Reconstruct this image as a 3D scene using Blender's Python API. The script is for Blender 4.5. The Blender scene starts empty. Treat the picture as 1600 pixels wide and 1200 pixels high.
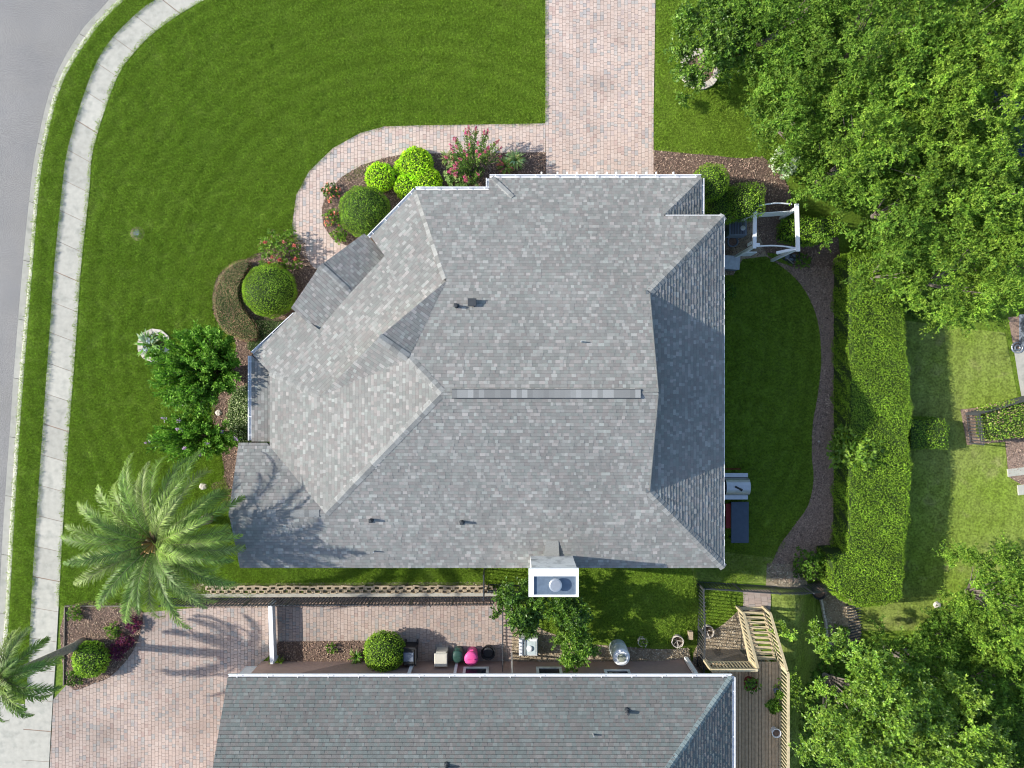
import bpy, math, random
import numpy as np
from mathutils import Vector, Matrix
random.seed(7); rng = np.random.default_rng(7)
R = math.radians
# ---------------------------------------------------------------- camera, world, sun
scn = bpy.context.scene
H = 32.4; F = 1101.0
cam = bpy.data.objects.new('camera', bpy.data.cameras.new('camera'))
scn.collection.objects.link(cam); scn.camera = cam
cam.location = (0, 0, H); cam.rotation_euler = (0, 0, 0)
cam.data.sensor_width = 36; cam.data.lens = 36 * F / 1600
cam.data.clip_end = 2000; cam.data.clip_start = .1
SUN_EL, SHAD_AZ = 30.0, -5.8              # shadows fall towards +x, slightly -y
w = bpy.data.worlds.new('World'); scn.world = w; w.use_nodes = True
nt = w.node_tree; bg = nt.nodes['Background']
sky = nt.nodes.new('ShaderNodeTexSky'); sky.sky_type = 'NISHITA'; sky.sun_disc = False
sky.sun_elevation = R(SUN_EL)
sd = Vector((-math.cos(R(SHAD_AZ)), -math.sin(R(SHAD_AZ)), 0))   # towards the sun
sky.sun_rotation = math.atan2(sd.x, sd.y)
nt.links.new(sky.outputs[0], bg.inputs[0]); bg.inputs[1].default_value = .15
sun = bpy.data.objects.new('sun', bpy.data.lights.new('sun', 'SUN')); scn.collection.objects.link(sun)
sun.data.energy = 3.9; sun.data.angle = R(.55); sun.data.color = (1, .95, .87)
tosun = Vector((sd.x * math.cos(R(SUN_EL)), sd.y * math.cos(R(SUN_EL)), math.sin(R(SUN_EL))))
sun.rotation_euler = tosun.to_track_quat('Z', 'Y').to_euler()
vs = scn.view_settings; vs.view_transform = 'Standard'; vs.look = 'None'; vs.gamma = 1; vs.exposure = .85
vs.use_curve_mapping = False
scn.cycles.filter_width = 1.1

# ---------------------------------------------------------------- projection helpers
DROP = 2.6
def sst(t): t = min(1, max(0, t)); return t * t * (3 - 2 * t)
def T(x, y):
    if x < 6.5: return 0.
    kn = sst((y - 6.2) / 3.2); b = min(1, max(0, (x - 9) / 14)); e_ = -DROP * sst((x - 8.36) / .5)
    wy = sst((-7.8 - y) / 2.6); wx = sst((x - 13) / 2.5)
    v = e_ * (1 - wy) + wy * (-.7 * sst((x - 6.5) / 2.8) * (1 - wx) + e_ * wx)
    return v * (1 - kn) - 1.3 * b * kn
def P(px, py, z=0.0):
    s = (H - z) / F
    return Vector(((px - 800) * s, (600 - py) * s, z))
def G(px, py):
    z = 0.0
    for _ in range(12):
        p = P(px, py, z); z = T(p.x, p.y)
    return P(px, py, z)
def G2(px, py):
    p = G(px, py); return (p.x, p.y)

# ---------------------------------------------------------------- materials
def mat(name, col, rough=.85, var=.12, scale=6., bump=0., bscale=60., tint=False, orand=0., big=0., metal=0., spec=.3, col2=None, c2scale=3., c2th=.55, c2w=.1):
    m = bpy.data.materials.new(name); m.use_nodes = True
    n = m.node_tree.nodes; l = m.node_tree.links; b = n['Principled BSDF']
    b.inputs['Roughness'].default_value = rough; b.inputs['Metallic'].default_value = metal
    b.inputs['Specular IOR Level'].default_value = spec
    geo = n.new('ShaderNodeNewGeometry'); pos = geo.outputs['Position']
    def noise(s, d=4):
        x = n.new('ShaderNodeTexNoise'); x.inputs['Scale'].default_value = s; x.inputs['Detail'].default_value = d
        l.new(pos, x.inputs['Vector']); return x.outputs['Fac']
    def mrange(v, a, b_, c, d):
        x = n.new('ShaderNodeMapRange'); l.new(v, x.inputs[0])
        for i, q in enumerate((a, b_, c, d)): x.inputs[i + 1].default_value = q
        return x.outputs[0]
    rgb = n.new('ShaderNodeRGB'); rgb.outputs[0].default_value = (*col, 1); c = rgb.outputs[0]
    if col2:
        mx = n.new('ShaderNodeMix'); mx.data_type = 'RGBA'
        l.new(mrange(noise(c2scale, 5), c2th - c2w, c2th + c2w, 0, 1), mx.inputs[0]); l.new(c, mx.inputs[6]); mx.inputs[7].default_value = (*col2, 1)
        c = mx.outputs[2]
    if tint:
        a = n.new('ShaderNodeAttribute'); a.attribute_name = 'tint'
        mx = n.new('ShaderNodeMix'); mx.data_type = 'RGBA'; mx.blend_type = 'MULTIPLY'; mx.inputs[0].default_value = 1
        l.new(c, mx.inputs[6]); l.new(a.outputs['Color'], mx.inputs[7]); c = mx.outputs[2]
    val = None
    def mul(v):
        nonlocal val
        if val is None: val = v; return
        x = n.new('ShaderNodeMath'); x.operation = 'MULTIPLY'; l.new(val, x.inputs[0]); l.new(v, x.inputs[1]); val = x.outputs[0]
    if var: mul(mrange(noise(scale), .3, .7, 1 - var, 1 + var))
    if big: mul(mrange(noise(.35, 3), .3, .7, 1 - big, 1 + big))
    if orand:
        oi = n.new('ShaderNodeObjectInfo'); mul(mrange(oi.outputs['Random'], 0, 1, 1 - orand, 1 + orand))
    if val is not None:
        hs = n.new('ShaderNodeHueSaturation'); l.new(c, hs.inputs['Color']); l.new(val, hs.inputs['Value']); c = hs.outputs[0]
    l.new(c, b.inputs['Base Color'])
    if bump:
        bp = n.new('ShaderNodeBump'); bp.inputs['Strength'].default_value = bump; bp.inputs['Distance'].default_value = .02
        l.new(noise(bscale, 3), bp.inputs['Height']); l.new(bp.outputs[0], b.inputs['Normal'])
    return m
def leafmat(name, gain=1., trans=.25, rough=.5, spec=.35, big=.0):
    m = bpy.data.materials.new(name); m.use_nodes = True
    n = m.node_tree.nodes; l = m.node_tree.links; b = n['Principled BSDF']
    a = n.new('ShaderNodeAttribute'); a.attribute_name = 'tint'
    geo = n.new('ShaderNodeNewGeometry'); x = n.new('ShaderNodeTexNoise'); x.inputs['Scale'].default_value = 1.2
    l.new(geo.outputs['Position'], x.inputs['Vector'])
    mr = n.new('ShaderNodeMapRange'); l.new(x.outputs['Fac'], mr.inputs[0])
    for i, q in enumerate((.3, .7, gain * .82, gain * 1.18)): mr.inputs[i + 1].default_value = q
    hs = n.new('ShaderNodeHueSaturation'); l.new(a.outputs['Color'], hs.inputs['Color']); l.new(mr.outputs[0], hs.inputs['Value'])
    l.new(hs.outputs[0], b.inputs['Base Color']); b.inputs['Roughness'].default_value = rough; b.inputs['Specular IOR Level'].default_value = spec
    t = n.new('ShaderNodeBsdfTranslucent'); l.new(hs.outputs[0], t.inputs[0])
    ms = n.new('ShaderNodeMixShader'); ms.inputs[0].default_value = trans
    l.new(b.outputs[0], ms.inputs[1]); l.new(t.outputs[0], ms.inputs[2]); l.new(ms.outputs[0], n['Material Output'].inputs[0])
    return m
def grassmat(name, c1, c2, c3):
    m = bpy.data.materials.new(name); m.use_nodes = True
    n = m.node_tree.nodes; l = m.node_tree.links; b = n['Principled BSDF']
    geo = n.new('ShaderNodeNewGeometry')
    def noise(s, d, sc=(1, 1, 1)):
        mp = n.new('ShaderNodeMapping'); mp.inputs['Scale'].default_value = sc; l.new(geo.outputs['Position'], mp.inputs[0])
        x = n.new('ShaderNodeTexNoise'); x.inputs['Scale'].default_value = s; x.inputs['Detail'].default_value = d
        l.new(mp.outputs[0], x.inputs['Vector']); return x.outputs['Fac']
    def mix(f, lo, hi, a, bcol):
        mr = n.new('ShaderNodeMapRange'); l.new(f, mr.inputs[0]); mr.inputs[1].default_value = lo; mr.inputs[2].default_value = hi
        mx = n.new('ShaderNodeMix'); mx.data_type = 'RGBA'; l.new(mr.outputs[0], mx.inputs[0])
        if isinstance(a, tuple): mx.inputs[6].default_value = (*a, 1)
        else: l.new(a, mx.inputs[6])
        mx.inputs[7].default_value = (*bcol, 1); return mx.outputs[2]
    c = mix(noise(.3, 3), .35, .65, c1, c2)
    c = mix(noise(.9, 6), .60, .85, c, c3)
    fine = noise(11, 4); st = noise(1.6, 3, (.35, 1, 1))
    mr = n.new('ShaderNodeMapRange'); l.new(fine, mr.inputs[0]); 
    for i, q in enumerate((.32, .68, .64, 1.36)): mr.inputs[i + 1].default_value = q
    mr2 = n.new('ShaderNodeMapRange'); l.new(st, mr2.inputs[0])
    for i, q in enumerate((.3, .7, .96, 1.04)): mr2.inputs[i + 1].default_value = q
    mu0 = n.new('ShaderNodeMath'); mu0.operation = 'MULTIPLY'; l.new(mr.outputs[0], mu0.inputs[0]); l.new(mr2.outputs[0], mu0.inputs[1])
    wm = n.new('ShaderNodeMapping'); wm.inputs['Location'].default_value = (4.5, -3.0, 0); l.new(geo.outputs['Position'], wm.inputs[0])
    wv = n.new('ShaderNodeTexWave'); wv.wave_type = 'RINGS'; wv.rings_direction = 'Z'; wv.inputs['Scale'].default_value = .42; wv.inputs['Distortion'].default_value = 3.0; wv.inputs['Detail'].default_value = 1; wv.inputs['Detail Scale'].default_value = .4
    l.new(wm.outputs[0], wv.inputs[0]); mr3 = n.new('ShaderNodeMapRange'); l.new(wv.outputs['Fac'], mr3.inputs[0]); mr3.inputs[3].default_value = .94; mr3.inputs[4].default_value = 1.05
    mu = n.new('ShaderNodeMath'); mu.operation = 'MULTIPLY'; l.new(mu0.outputs[0], mu.inputs[0]); l.new(mr3.outputs[0], mu.inputs[1])
    hs = n.new('ShaderNodeHueSaturation'); l.new(c, hs.inputs['Color']); l.new(mu.outputs[0], hs.inputs['Value'])
    l.new(hs.outputs[0], b.inputs['Base Color']); b.inputs['Roughness'].default_value = .75; b.inputs['Specular IOR Level'].default_value = .2
    t = n.new('ShaderNodeBsdfTranslucent'); l.new(hs.outputs[0], t.inputs[0]); ms = n.new('ShaderNodeMixShader'); ms.inputs[0].default_value = .3
    l.new(b.outputs[0], ms.inputs[1]); l.new(t.outputs[0], ms.inputs[2]); l.new(ms.outputs[0], n['Material Output'].inputs[0])
    return m

M = {}
M['soil'] = mat('soil', (.10, .075, .05), var=.2, bump=.4)
M['grass'] = grassmat('lawn_grass', (.275, .415, .045), (.250, .392, .040), (.31, .415, .075))
M['lawn_sheet'] = grassmat('lawn_sheet', (.17, .265, .028), (.155, .25, .025), (.19, .265, .045))
M['grass_dry'] = grassmat('worn_grass', (.27, .38, .05), (.31, .38, .09), (.44, .39, .20))
M['asphalt'] = mat('asphalt', (.228, .22, .208), var=.30, scale=22, bump=.5, bscale=90, big=.06, col2=(.21, .205, .20), c2scale=.6, c2th=.55, c2w=.15)
M['concrete'] = mat('concrete', (.41, .395, .34), var=.08, scale=5, bump=.2, bscale=80, orand=.07, big=.05, col2=(.33, .325, .28), c2scale=2.2, c2th=.6, c2w=.08)
M['curb_top'] = mat('curb_concrete', (.42, .415, .35), var=.06, scale=5, bump=.2, orand=.04)
M['paver_bed'] = mat('paver_joint_sand', (.28, .23, .195), var=.2)
M['paver'] = mat('concrete_paver', (1.0, 1.0, 1.0), tint=True, var=.08, scale=25, bump=.2, big=.05)
M['mulch_bed'] = mat('mulch_bed', (.15, .10, .075), var=.35, scale=18, bump=.8, bscale=40)
M['chip'] = mat('mulch_chip', (1, 1, 1), tint=True, var=.15, scale=20)
M['dirt'] = mat('bare_sandy_soil', (.36, .29, .20), var=.2, scale=8, bump=.4, col2=(.22, .17, .11), c2scale=2.)
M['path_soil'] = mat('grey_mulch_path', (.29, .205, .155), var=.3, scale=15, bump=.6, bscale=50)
M['shingle'] = mat('asphalt_shingle', (1, 1, 1), tint=True, var=.08, scale=40, bump=.25, bscale=160, big=.07, spec=.2)
M['cap'] = mat('ridge_cap_shingle', (.225, .228, .216), var=.1, scale=20, orand=.28, bump=.3)
M['cap2'] = mat('green_grey_cap_shingle', (.16, .20, .20), var=.1, scale=20, orand=.2, bump=.3)
M['felt'] = mat('roof_deck_dark', (.05, .055, .06), var=.1)
M['white'] = mat('white_painted_metal', (.78, .79, .80), rough=.45, var=.03, scale=3)
M['trim'] = mat('white_trim_paint', (.74, .75, .74), rough=.6, var=.04)
M['stucco'] = mat('cream_stucco', (.55, .50, .43), var=.05, bump=.3, bscale=120)
M['stucco_pink'] = mat('rosy_tan_stucco', (.36, .255, .215), var=.05, bump=.3, bscale=120)
M['stucco_white'] = mat('weathered_white_stucco', (.74, .74, .69), var=.06, scale=8, bump=.2, col2=(.38, .38, .35), c2scale=2.6, c2th=.62, c2w=.12)
M['steel'] = mat('brushed_steel', (.55, .56, .56), rough=.35, metal=.7, var=.05)
M['blackmetal'] = mat('black_aluminium', (.055, .06, .065), rough=.45, spec=.5, var=.1)
M['black'] = mat('black_plastic', (.025, .026, .028), rough=.5, spec=.4, var=.2)
M['darkvent'] = mat('dark_vent_metal', (.045, .05, .055), rough=.6, var=.1)
M['glass'] = mat('dark_window_glass', (.02, .025, .035), rough=.08, spec=.6, var=0)
M['wood'] = mat('treated_pine', (.50, .42, .26), var=.15, scale=9, orand=.14, bump=.3)
M['deckwood'] = mat('weathered_deck_board', (.50, .36, .22), var=.18, scale=7, orand=.18, bump=.3)
M['bark'] = mat('tree_bark', (.20, .17, .14), var=.3, scale=14, bump=.8, bscale=30)
M['palmbark'] = mat('palm_trunk', (.26, .23, .19), var=.3, scale=12, bump=.8, bscale=30)
M['block'] = mat('tan_wall_block', (.40, .32, .22), var=.12, scale=12, orand=.18, bump=.5)
M['stone'] = mat('pale_edging_stone', (.55, .50, .43), var=.1, scale=8, orand=.1, bump=.4)
M['blue_grey'] = mat('blue_grey_cover', (.17, .20, .25), rough=.6, var=.06)
M['red'] = mat('dark_red_cloth', (.16, .02, .02), var=.1)
M['leaf'] = leafmat('leaf', 1.5, .32, .6, .2)
M['glossleaf'] = leafmat('glossy_leaf', 1.5, .28, .42, .4)
M['hedgeleaf'] = leafmat('hedge_leaf', 2.15, .3, .6, .2)
M['palmleaf'] = leafmat('palm_leaflet', 1.1, .3, .5, .3)
M['petal'] = leafmat('petal', 1., .3, .6, .2)
M['core'] = mat('shrub_inner_shade', (.03, .055, .010), var=.2)  # dark colour standing in for the shade inside shrubs

# ---------------------------------------------------------------- mesh helpers
COL = scn.collection
def link(o, parent=None):
    COL.objects.link(o)
    if parent: o.parent = parent
    return o
def tag(o, label=None, cat=None, group=None, kind=None):
    if label: o['label'] = label
    if cat: o['category'] = cat
    if group: o['group'] = group
    if kind: o['kind'] = kind
    return o
def empty(name, loc, label=None, cat=None, group=None, kind=None, rz=0):
    o = bpy.data.objects.new(name, None); o.location = loc; o.rotation_euler = (0, 0, rz); o.empty_display_size = .2
    link(o); return tag(o, label, cat, group, kind)
class MB:
    """collects polygons in world space; build() makes one mesh, local to the parent's place"""
    def __init__(s): s.v = []; s.f = []; s.t = []
    def poly(s, pts, tint=None):
        i = len(s.v); s.v += [tuple(p) for p in pts]; s.f.append(tuple(range(i, i + len(pts)))); s.t.append(tint or (1, 1, 1)); return s
    def box(s, c, size, rot=0., bev=0., axes=None, tint=None):
        hx, hy, hz = size[0] / 2, size[1] / 2, size[2] / 2
        if axes is None:
            ca, sa = math.cos(rot), math.sin(rot); axes = (Vector((ca, sa, 0)), Vector((-sa, ca, 0)), Vector((0, 0, 1)))
        c = Vector(c); b = min(bev, hx * .8, hy * .8)
        def q(x, y, z): return c + axes[0] * x + axes[1] * y + axes[2] * z
        if b <= 0:
            P8 = [q(x, y, z) for z in (-hz, hz) for x, y in ((-hx, -hy), (hx, -hy), (hx, hy), (-hx, hy))]
            fs = [(0, 3, 2, 1), (4, 5, 6, 7), (0, 1, 5, 4), (1, 2, 6, 5), (2, 3, 7, 6), (3, 0, 4, 7)]
        else:
            P8 = [q(x, y, -hz) for x, y in ((-hx, -hy), (hx, -hy), (hx, hy), (-hx, hy))]
            P8 += [q(x, y, hz - b) for x, y in ((-hx, -hy), (hx, -hy), (hx, hy), (-hx, hy))]
            P8 += [q(x, y, hz) for x, y in ((-hx + b, -hy + b), (hx - b, -hy + b), (hx - b, hy - b), (-hx + b, hy - b))]
            fs = [(0, 3, 2, 1), (8, 9, 10, 11)] + [(k, (k + 1) % 4, 4 + (k + 1) % 4, 4 + k) for k in range(4)] + [(4 + k, 4 + (k + 1) % 4, 8 + (k + 1) % 4, 8 + k) for k in range(4)]
        i = len(s.v); s.v += [tuple(p) for p in P8]
        for f in fs: s.f.append(tuple(i + k for k in f)); s.t.append(tint or (1, 1, 1))
        return s
    def bar(s, a, b, wd, ht=None, tint=None, up=(0, 0, 1)):
        a = Vector(a); b = Vector(b); d = (b - a); L = d.length; d = d.normalized()
        u = Vector(up)
        if abs(d.dot(u)) > .98: u = Vector((0, 1, 0))
        sd_ = d.cross(u).normalized(); u2 = sd_.cross(d).normalized()
        return s.box((a + b) / 2, (L, wd, ht or wd), axes=(d, sd_, u2), tint=tint)
    def tube(s, pts, rads, n=7, tint=None, cap=True):
        pts = [Vector(p) for p in pts]; rings = []
        for k, p in enumerate(pts):
            d = (pts[min(k + 1, len(pts) - 1)] - pts[max(k - 1, 0)]).normalized()
            a = d.cross(Vector((.3, .2, 1)) if abs(d.z) < .9 else Vector((1, .1, 0))).normalized(); b = d.cross(a)
            i = len(s.v); r = rads[k] if hasattr(rads, '__len__') else rads
            for j in range(n):
                an = 2 * math.pi * j / n; s.v.append(tuple(p + a * (r * math.cos(an)) + b * (r * math.sin(an))))
            rings.append(i)
        for k in range(len(pts) - 1):
            for j in range(n):
                s.f.append((rings[k] + j, rings[k] + (j + 1) % n, rings[k + 1] + (j + 1) % n, rings[k + 1] + j)); s.t.append(tint or (1, 1, 1))
        if cap:
            s.f.append(tuple(rings[0] + j for j in range(n))[::-1]); s.t.append(tint or (1, 1, 1))
            s.f.append(tuple(rings[-1] + j for j in range(n))); s.t.append(tint or (1, 1, 1))
        return s
    def lathe(s, c, prof, n=20, tint=None):
        c = Vector(c); rings = []
        for r, z in prof:
            i = len(s.v)
            for j in range(n):
                an = 2 * math.pi * j / n; s.v.append((c.x + r * math.cos(an), c.y + r * math.sin(an), c.z + z))
            rings.append(i)
        for k in range(len(prof) - 1):
            for j in range(n):
                s.f.append((rings[k] + j, rings[k] + (j + 1) % n, rings[k + 1] + (j + 1) % n, rings[k + 1] + j)); s.t.append(tint or (1, 1, 1))
        s.f.append(tuple(rings[0] + j for j in range(n))[::-1]); s.t.append(tint or (1, 1, 1))
        s.f.append(tuple(rings[-1] + j for j in range(n))); s.t.append(tint or (1, 1, 1))
        return s
    def prism(s, xy, z0, z1, tint=None):
        n = len(xy); ar = sum(xy[k][0] * xy[(k + 1) % n][1] - xy[(k + 1) % n][0] * xy[k][1] for k in range(n))
        if ar < 0: xy = xy[::-1]
        f0 = z0 if callable(z0) else (lambda x, y: z0); f1 = z1 if callable(z1) else (lambda x, y: z1)
        s.poly([(x, y, f1(x, y)) for x, y in xy], tint); s.poly([(x, y, f0(x, y)) for x, y in xy][::-1], tint)
        for k in range(n):
            a, b = xy[k], xy[(k + 1) % n]
            s.poly([(a[0], a[1], f0(*a)), (b[0], b[1], f0(*b)), (b[0], b[1], f1(*b)), (a[0], a[1], f1(*a))], tint)
        return s
    def build(s, name, m, parent=None, smooth=False, origin=None):
        me = bpy.data.meshes.new(name); org = Vector((0, 0, 0))
        if parent is not None:
            p = parent
            org = Vector(p.get('_o', (0, 0, 0))) if p.type == 'MESH' else p.location.copy()
            if p.type == 'MESH' and '_o' not in p: org = Vector((0, 0, 0))
        elif origin is not None: org = Vector(origin)
        me.from_pydata([(x - org.x, y - org.y, z - org.z) for x, y, z in s.v], [], s.f)
        at = me.color_attributes.new('tint', 'FLOAT_COLOR', 'CORNER')
        arr = []
        for f, t in zip(s.f, s.t): arr += [t[0], t[1], t[2], 1.0] * len(f)
        at.data.foreach_set('color', arr)
        if smooth: me.polygons.foreach_set('use_smooth', [True] * len(s.f))
        me.materials.append(m); me.update()
        o = bpy.data.objects.new(name, me); link(o, parent)
        if parent is not None: o['_o'] = tuple(org)
        elif origin is not None: o.location = org; o['_o'] = tuple(org)
        return o
def quads_obj(name, V, tint, m, parent=None, org=(0, 0, 0)):
    """V (n,4,3) numpy quads, tint (n,3)"""
    n = len(V); me = bpy.data.meshes.new(name)
    me.vertices.add(n * 4); me.vertices.foreach_set('co', (V.reshape(-1, 3) - np.array(org)).astype(np.float32).ravel())
    me.loops.add(n * 4); me.loops.foreach_set('vertex_index', np.arange(n * 4, dtype=np.int32))
    me.polygons.add(n); me.polygons.foreach_set('loop_start', np.arange(n, dtype=np.int32) * 4)
    me.update(calc_edges=True)
    at = me.color_attributes.new('tint', 'FLOAT_COLOR', 'CORNER')
    c = np.ones((n, 4, 4), np.float32); c[:, :, :3] = tint[:, None, :]; at.data.foreach_set('color', c.ravel())
    me.materials.append(m); me.update()
    o = bpy.data.objects.new(name, me); link(o, parent)
    return o

# ---------------------------------------------------------------- 2D clipping
def inside(poly, x, y):
    c = False; n = len(poly); j = n - 1
    for i in range(n):
        xi, yi = poly[i]; xj, yj = poly[j]
        if (yi > y) != (yj > y) and x < (xj - xi) * (y - yi) / (yj - yi) + xi: c = not c
        j = i
    return c
def clip_rect(poly, x0, y0, x1, y1):
    out = poly
    for ax, lim, sg in ((0, x0, 1), (0, x1, -1), (1, y0, 1), (1, y1, -1)):
        src = out; out = []
        if not src: return []
        for i in range(len(src)):
            a = src[i - 1]; b = src[i]; da = (a[ax] - lim) * sg; db = (b[ax] - lim) * sg
            if da >= 0: 
                if db >= 0: out.append(b)
                else:
                    t = da / (da - db); out.append((a[0] + (b[0] - a[0]) * t, a[1] + (b[1] - a[1]) * t))
            elif db >= 0:
                t = da / (da - db); out.append((a[0] + (b[0] - a[0]) * t, a[1] + (b[1] - a[1]) * t)); out.append(b)
    r = []
    for p in out:
        if not r or abs(p[0] - r[-1][0]) + abs(p[1] - r[-1][1]) > 1e-4: r.append(p)
    if len(r) > 1 and abs(r[0][0] - r[-1][0]) + abs(r[0][1] - r[-1][1]) < 1e-4: r.pop()
    return r
class Region:
    """polygon with a quick test of whether a rectangle is inside, outside or cut"""
    def __init__(s, poly):
        n = len(poly); ar = sum(poly[k][0] * poly[(k + 1) % n][1] - poly[(k + 1) % n][0] * poly[k][1] for k in range(n))
        s.p = [tuple(q[:2]) for q in (poly if ar > 0 else poly[::-1])]
        s.seg = np.array([[*s.p[i - 1], *s.p[i]] for i in range(n)])
        s.x0 = min(q[0] for q in s.p); s.x1 = max(q[0] for q in s.p); s.y0 = min(q[1] for q in s.p); s.y1 = max(q[1] for q in s.p)
    def cut(s, x0, y0, x1, y1):
        if x1 < s.x0 or x0 > s.x1 or y1 < s.y0 or y0 > s.y1: return None
        g = s.seg
        near = ~((np.maximum(g[:, 0], g[:, 2]) < x0) | (np.minimum(g[:, 0], g[:, 2]) > x1) | (np.maximum(g[:, 1], g[:, 3]) < y0) | (np.minimum(g[:, 1], g[:, 3]) > y1))
        if not near.any():
            return [(x0, y0), (x1, y0), (x1, y1), (x0, y1)] if inside(s.p, (x0 + x1) / 2, (y0 + y1) / 2) else None
        r = clip_rect(s.p, x0, y0, x1, y1)
        if len(r) < 3: return None
        a = sum(r[k][0] * r[(k + 1) % len(r)][1] - r[(k + 1) % len(r)][0] * r[k][1] for k in range(len(r))) / 2
        return r if a > 2e-4 else None
GX = [6.5, 6.9, 7.3, 7.7, 8.0, 8.3, 8.36, 8.44, 8.52, 8.61, 8.70, 8.78, 8.86, 8.92] + [9.3 + .45 * k for k in range(33)] + [30, 70]
GY = [-80] + [-10.5 + .3 * k for k in range(10)] + [5.9] + [6.2 + .32 * k for k in range(11)] + [9.9, 80]
def drape(poly, off, cell=.9):
    """mesh following the terrain: finer only where it slopes"""
    rg = Region(poly); mb = MB()
    if rg.x1 <= 6.5: mb.poly([(q[0], q[1], T(*q) + off) for q in rg.p]); return mb
    left = clip_rect(rg.p, rg.x0 - 1, rg.y0 - 1, 6.5, rg.y1 + 1)
    if len(left) >= 3: mb.poly([(q[0], q[1], T(*q) + off) for q in left])
    for x0, x1 in zip(GX[:-1], GX[1:]):
        if x1 < rg.x0 or x0 > rg.x1: continue
        for y0, y1 in zip(GY[:-1], GY[1:]):
            r = rg.cut(x0, y0, x1, y1)
            if r: mb.poly([(q[0], q[1], T(*q) + off) for q in r])
    return mb
def smooth_poly(pts, closed=True, n=5):
    out = []; m = len(pts)
    rngk = range(m if closed else m - 1)
    for i in rngk:
        p0 = pts[(i - 1) % m] if closed or i > 0 else pts[0]; p1 = pts[i]; p2 = pts[(i + 1) % m]; p3 = pts[(i + 2) % m] if closed or i + 2 < m else pts[-1]
        for k in range(n):
            t = k / n
            out.append(tuple(.5 * (2 * p1[a] + (p2[a] - p0[a]) * t + (2 * p0[a] - 5 * p1[a] + 4 * p2[a] - p3[a]) * t * t + (3 * p1[a] - p0[a] - 3 * p2[a] + p3[a]) * t ** 3) for a in (0, 1)))
    if not closed: out.append(tuple(pts[-1][:2]))
    return out
def px_poly(pts): return [G2(*p) for p in pts]

# ---------------------------------------------------------------- the ground
gb = MB(); S_ = 600
gb.poly([(-S_, -S_, -.8), (8.35, -S_, -.8), (8.35, S_, -.8), (-S_, S_, -.8)])
gb.poly([(8.35, -S_, -DROP - .25), (S_, -S_, -DROP - .25), (S_, S_, -DROP - .25), (8.35, S_, -DROP - .25)])
gb.poly([(8.35, -S_, -DROP - .25), (8.35, S_, -DROP - .25), (8.35, S_, -.8), (8.35, -S_, -.8)])
tag(gb.build('ground', M['soil']), 'soil of the ground under the lawns and roads', kind='structure')

curb_back = [(330, -130), (252, -60), (194, 0), (150, 46), (99, 127), (71, 230), (61, 300), (51, 420), (37, 592), (32, 660), (27, 740), (21, 840), (15.5, 940), (12, 1000), (8, 1060), (5, 1100), (0, 1220), (-4, 1330)]
curb_mid = [(322, -145), (243, -70), (183, 0), (137, 50), (90, 127), (64, 230), (54, 300), (46, 420), (30, 592), (26, 660), (20.5, 740), (14.5, 840), (9.5, 940), (5, 1000), (1, 1060), (-2, 1100), (-7, 1220), (-11, 1330)]
curb_out = [(302, -160), (226, -78), (166, 0), (123, 48), (80, 127), (54, 230), (44, 300), (32, 420), (18, 592), (13.5, 660), (7.5, 740), (1, 840), (-4, 940), (-8, 1000), (-12, 1060), (-15, 1100), (-20, 1220), (-25, 1330)]
walk_l = [(420, -90), (330, -45), (244, 0), (212, 23), (167, 71), (139, 127), (107, 230), (97, 300), (85, 420), (79, 507), (73, 592), (69.5, 640), (62.5, 740), (55.5, 840), (49.5, 940), (45, 1040), (39, 1110), (33, 1200), (27, 1330)]
walk_r = [(450, -60), (390, -28), (320, 0), (249, 45), (208, 85), (181, 127), (147, 230), (140, 300), (127, 420), (121, 507), (115, 592), (111, 640), (104, 740), (98, 840), (92.5, 940), (87, 1040), (82, 1110), (77, 1200), (70, 1330)]
def curve(pts, n=6): return smooth_poly([G2(*p) for p in pts], closed=False, n=n)
CB, CM, CO, WL, WR = (curve(c) for c in (curb_back, curb_mid, curb_out, walk_l, walk_r))
street = [(-90, 60), (CO[0][0], 60)] + [tuple(p) for p in CO] + [(CO[-1][0], -70), (-90, -70)]
MB().poly([(x, y, -.13) for x, y in street][::-1]).build('street', M['asphalt'])['kind'] = 'structure'
# lawn sheet: everything to the right of the kerb
lawn = [(60, 60), (CB[0][0], 60)] + [tuple(p) for p in CB] + [(CB[-1][0], -70), (60, -70)]
lo = drape(lawn[::-1], 0).build('lawn', M['lawn_sheet']); tag(lo, 'mown green lawn around the houses', kind='structure')
def resample(c, step):
    c = [Vector((*p, 0)) for p in c]; out = [c[0]]; acc = 0
    for a, b in zip(c[:-1], c[1:]):
        L = (b - a).length; d = step - acc
        while d <= L:
            out.append(a.lerp(b, d / L)); d += step
        acc = (acc + L) % step
    return out
def arcpos(c, t):
    """point at fraction t of polyline c"""
    c = [Vector((*p, 0)) for p in c]; Ls = [(b - a).length for a, b in zip(c[:-1], c[1:])]; s = t * sum(Ls)
    for a, b, L in zip(c[:-1], c[1:], Ls):
        if s <= L: return a.lerp(b, s / L)
        s -= L
    return c[-1]
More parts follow.
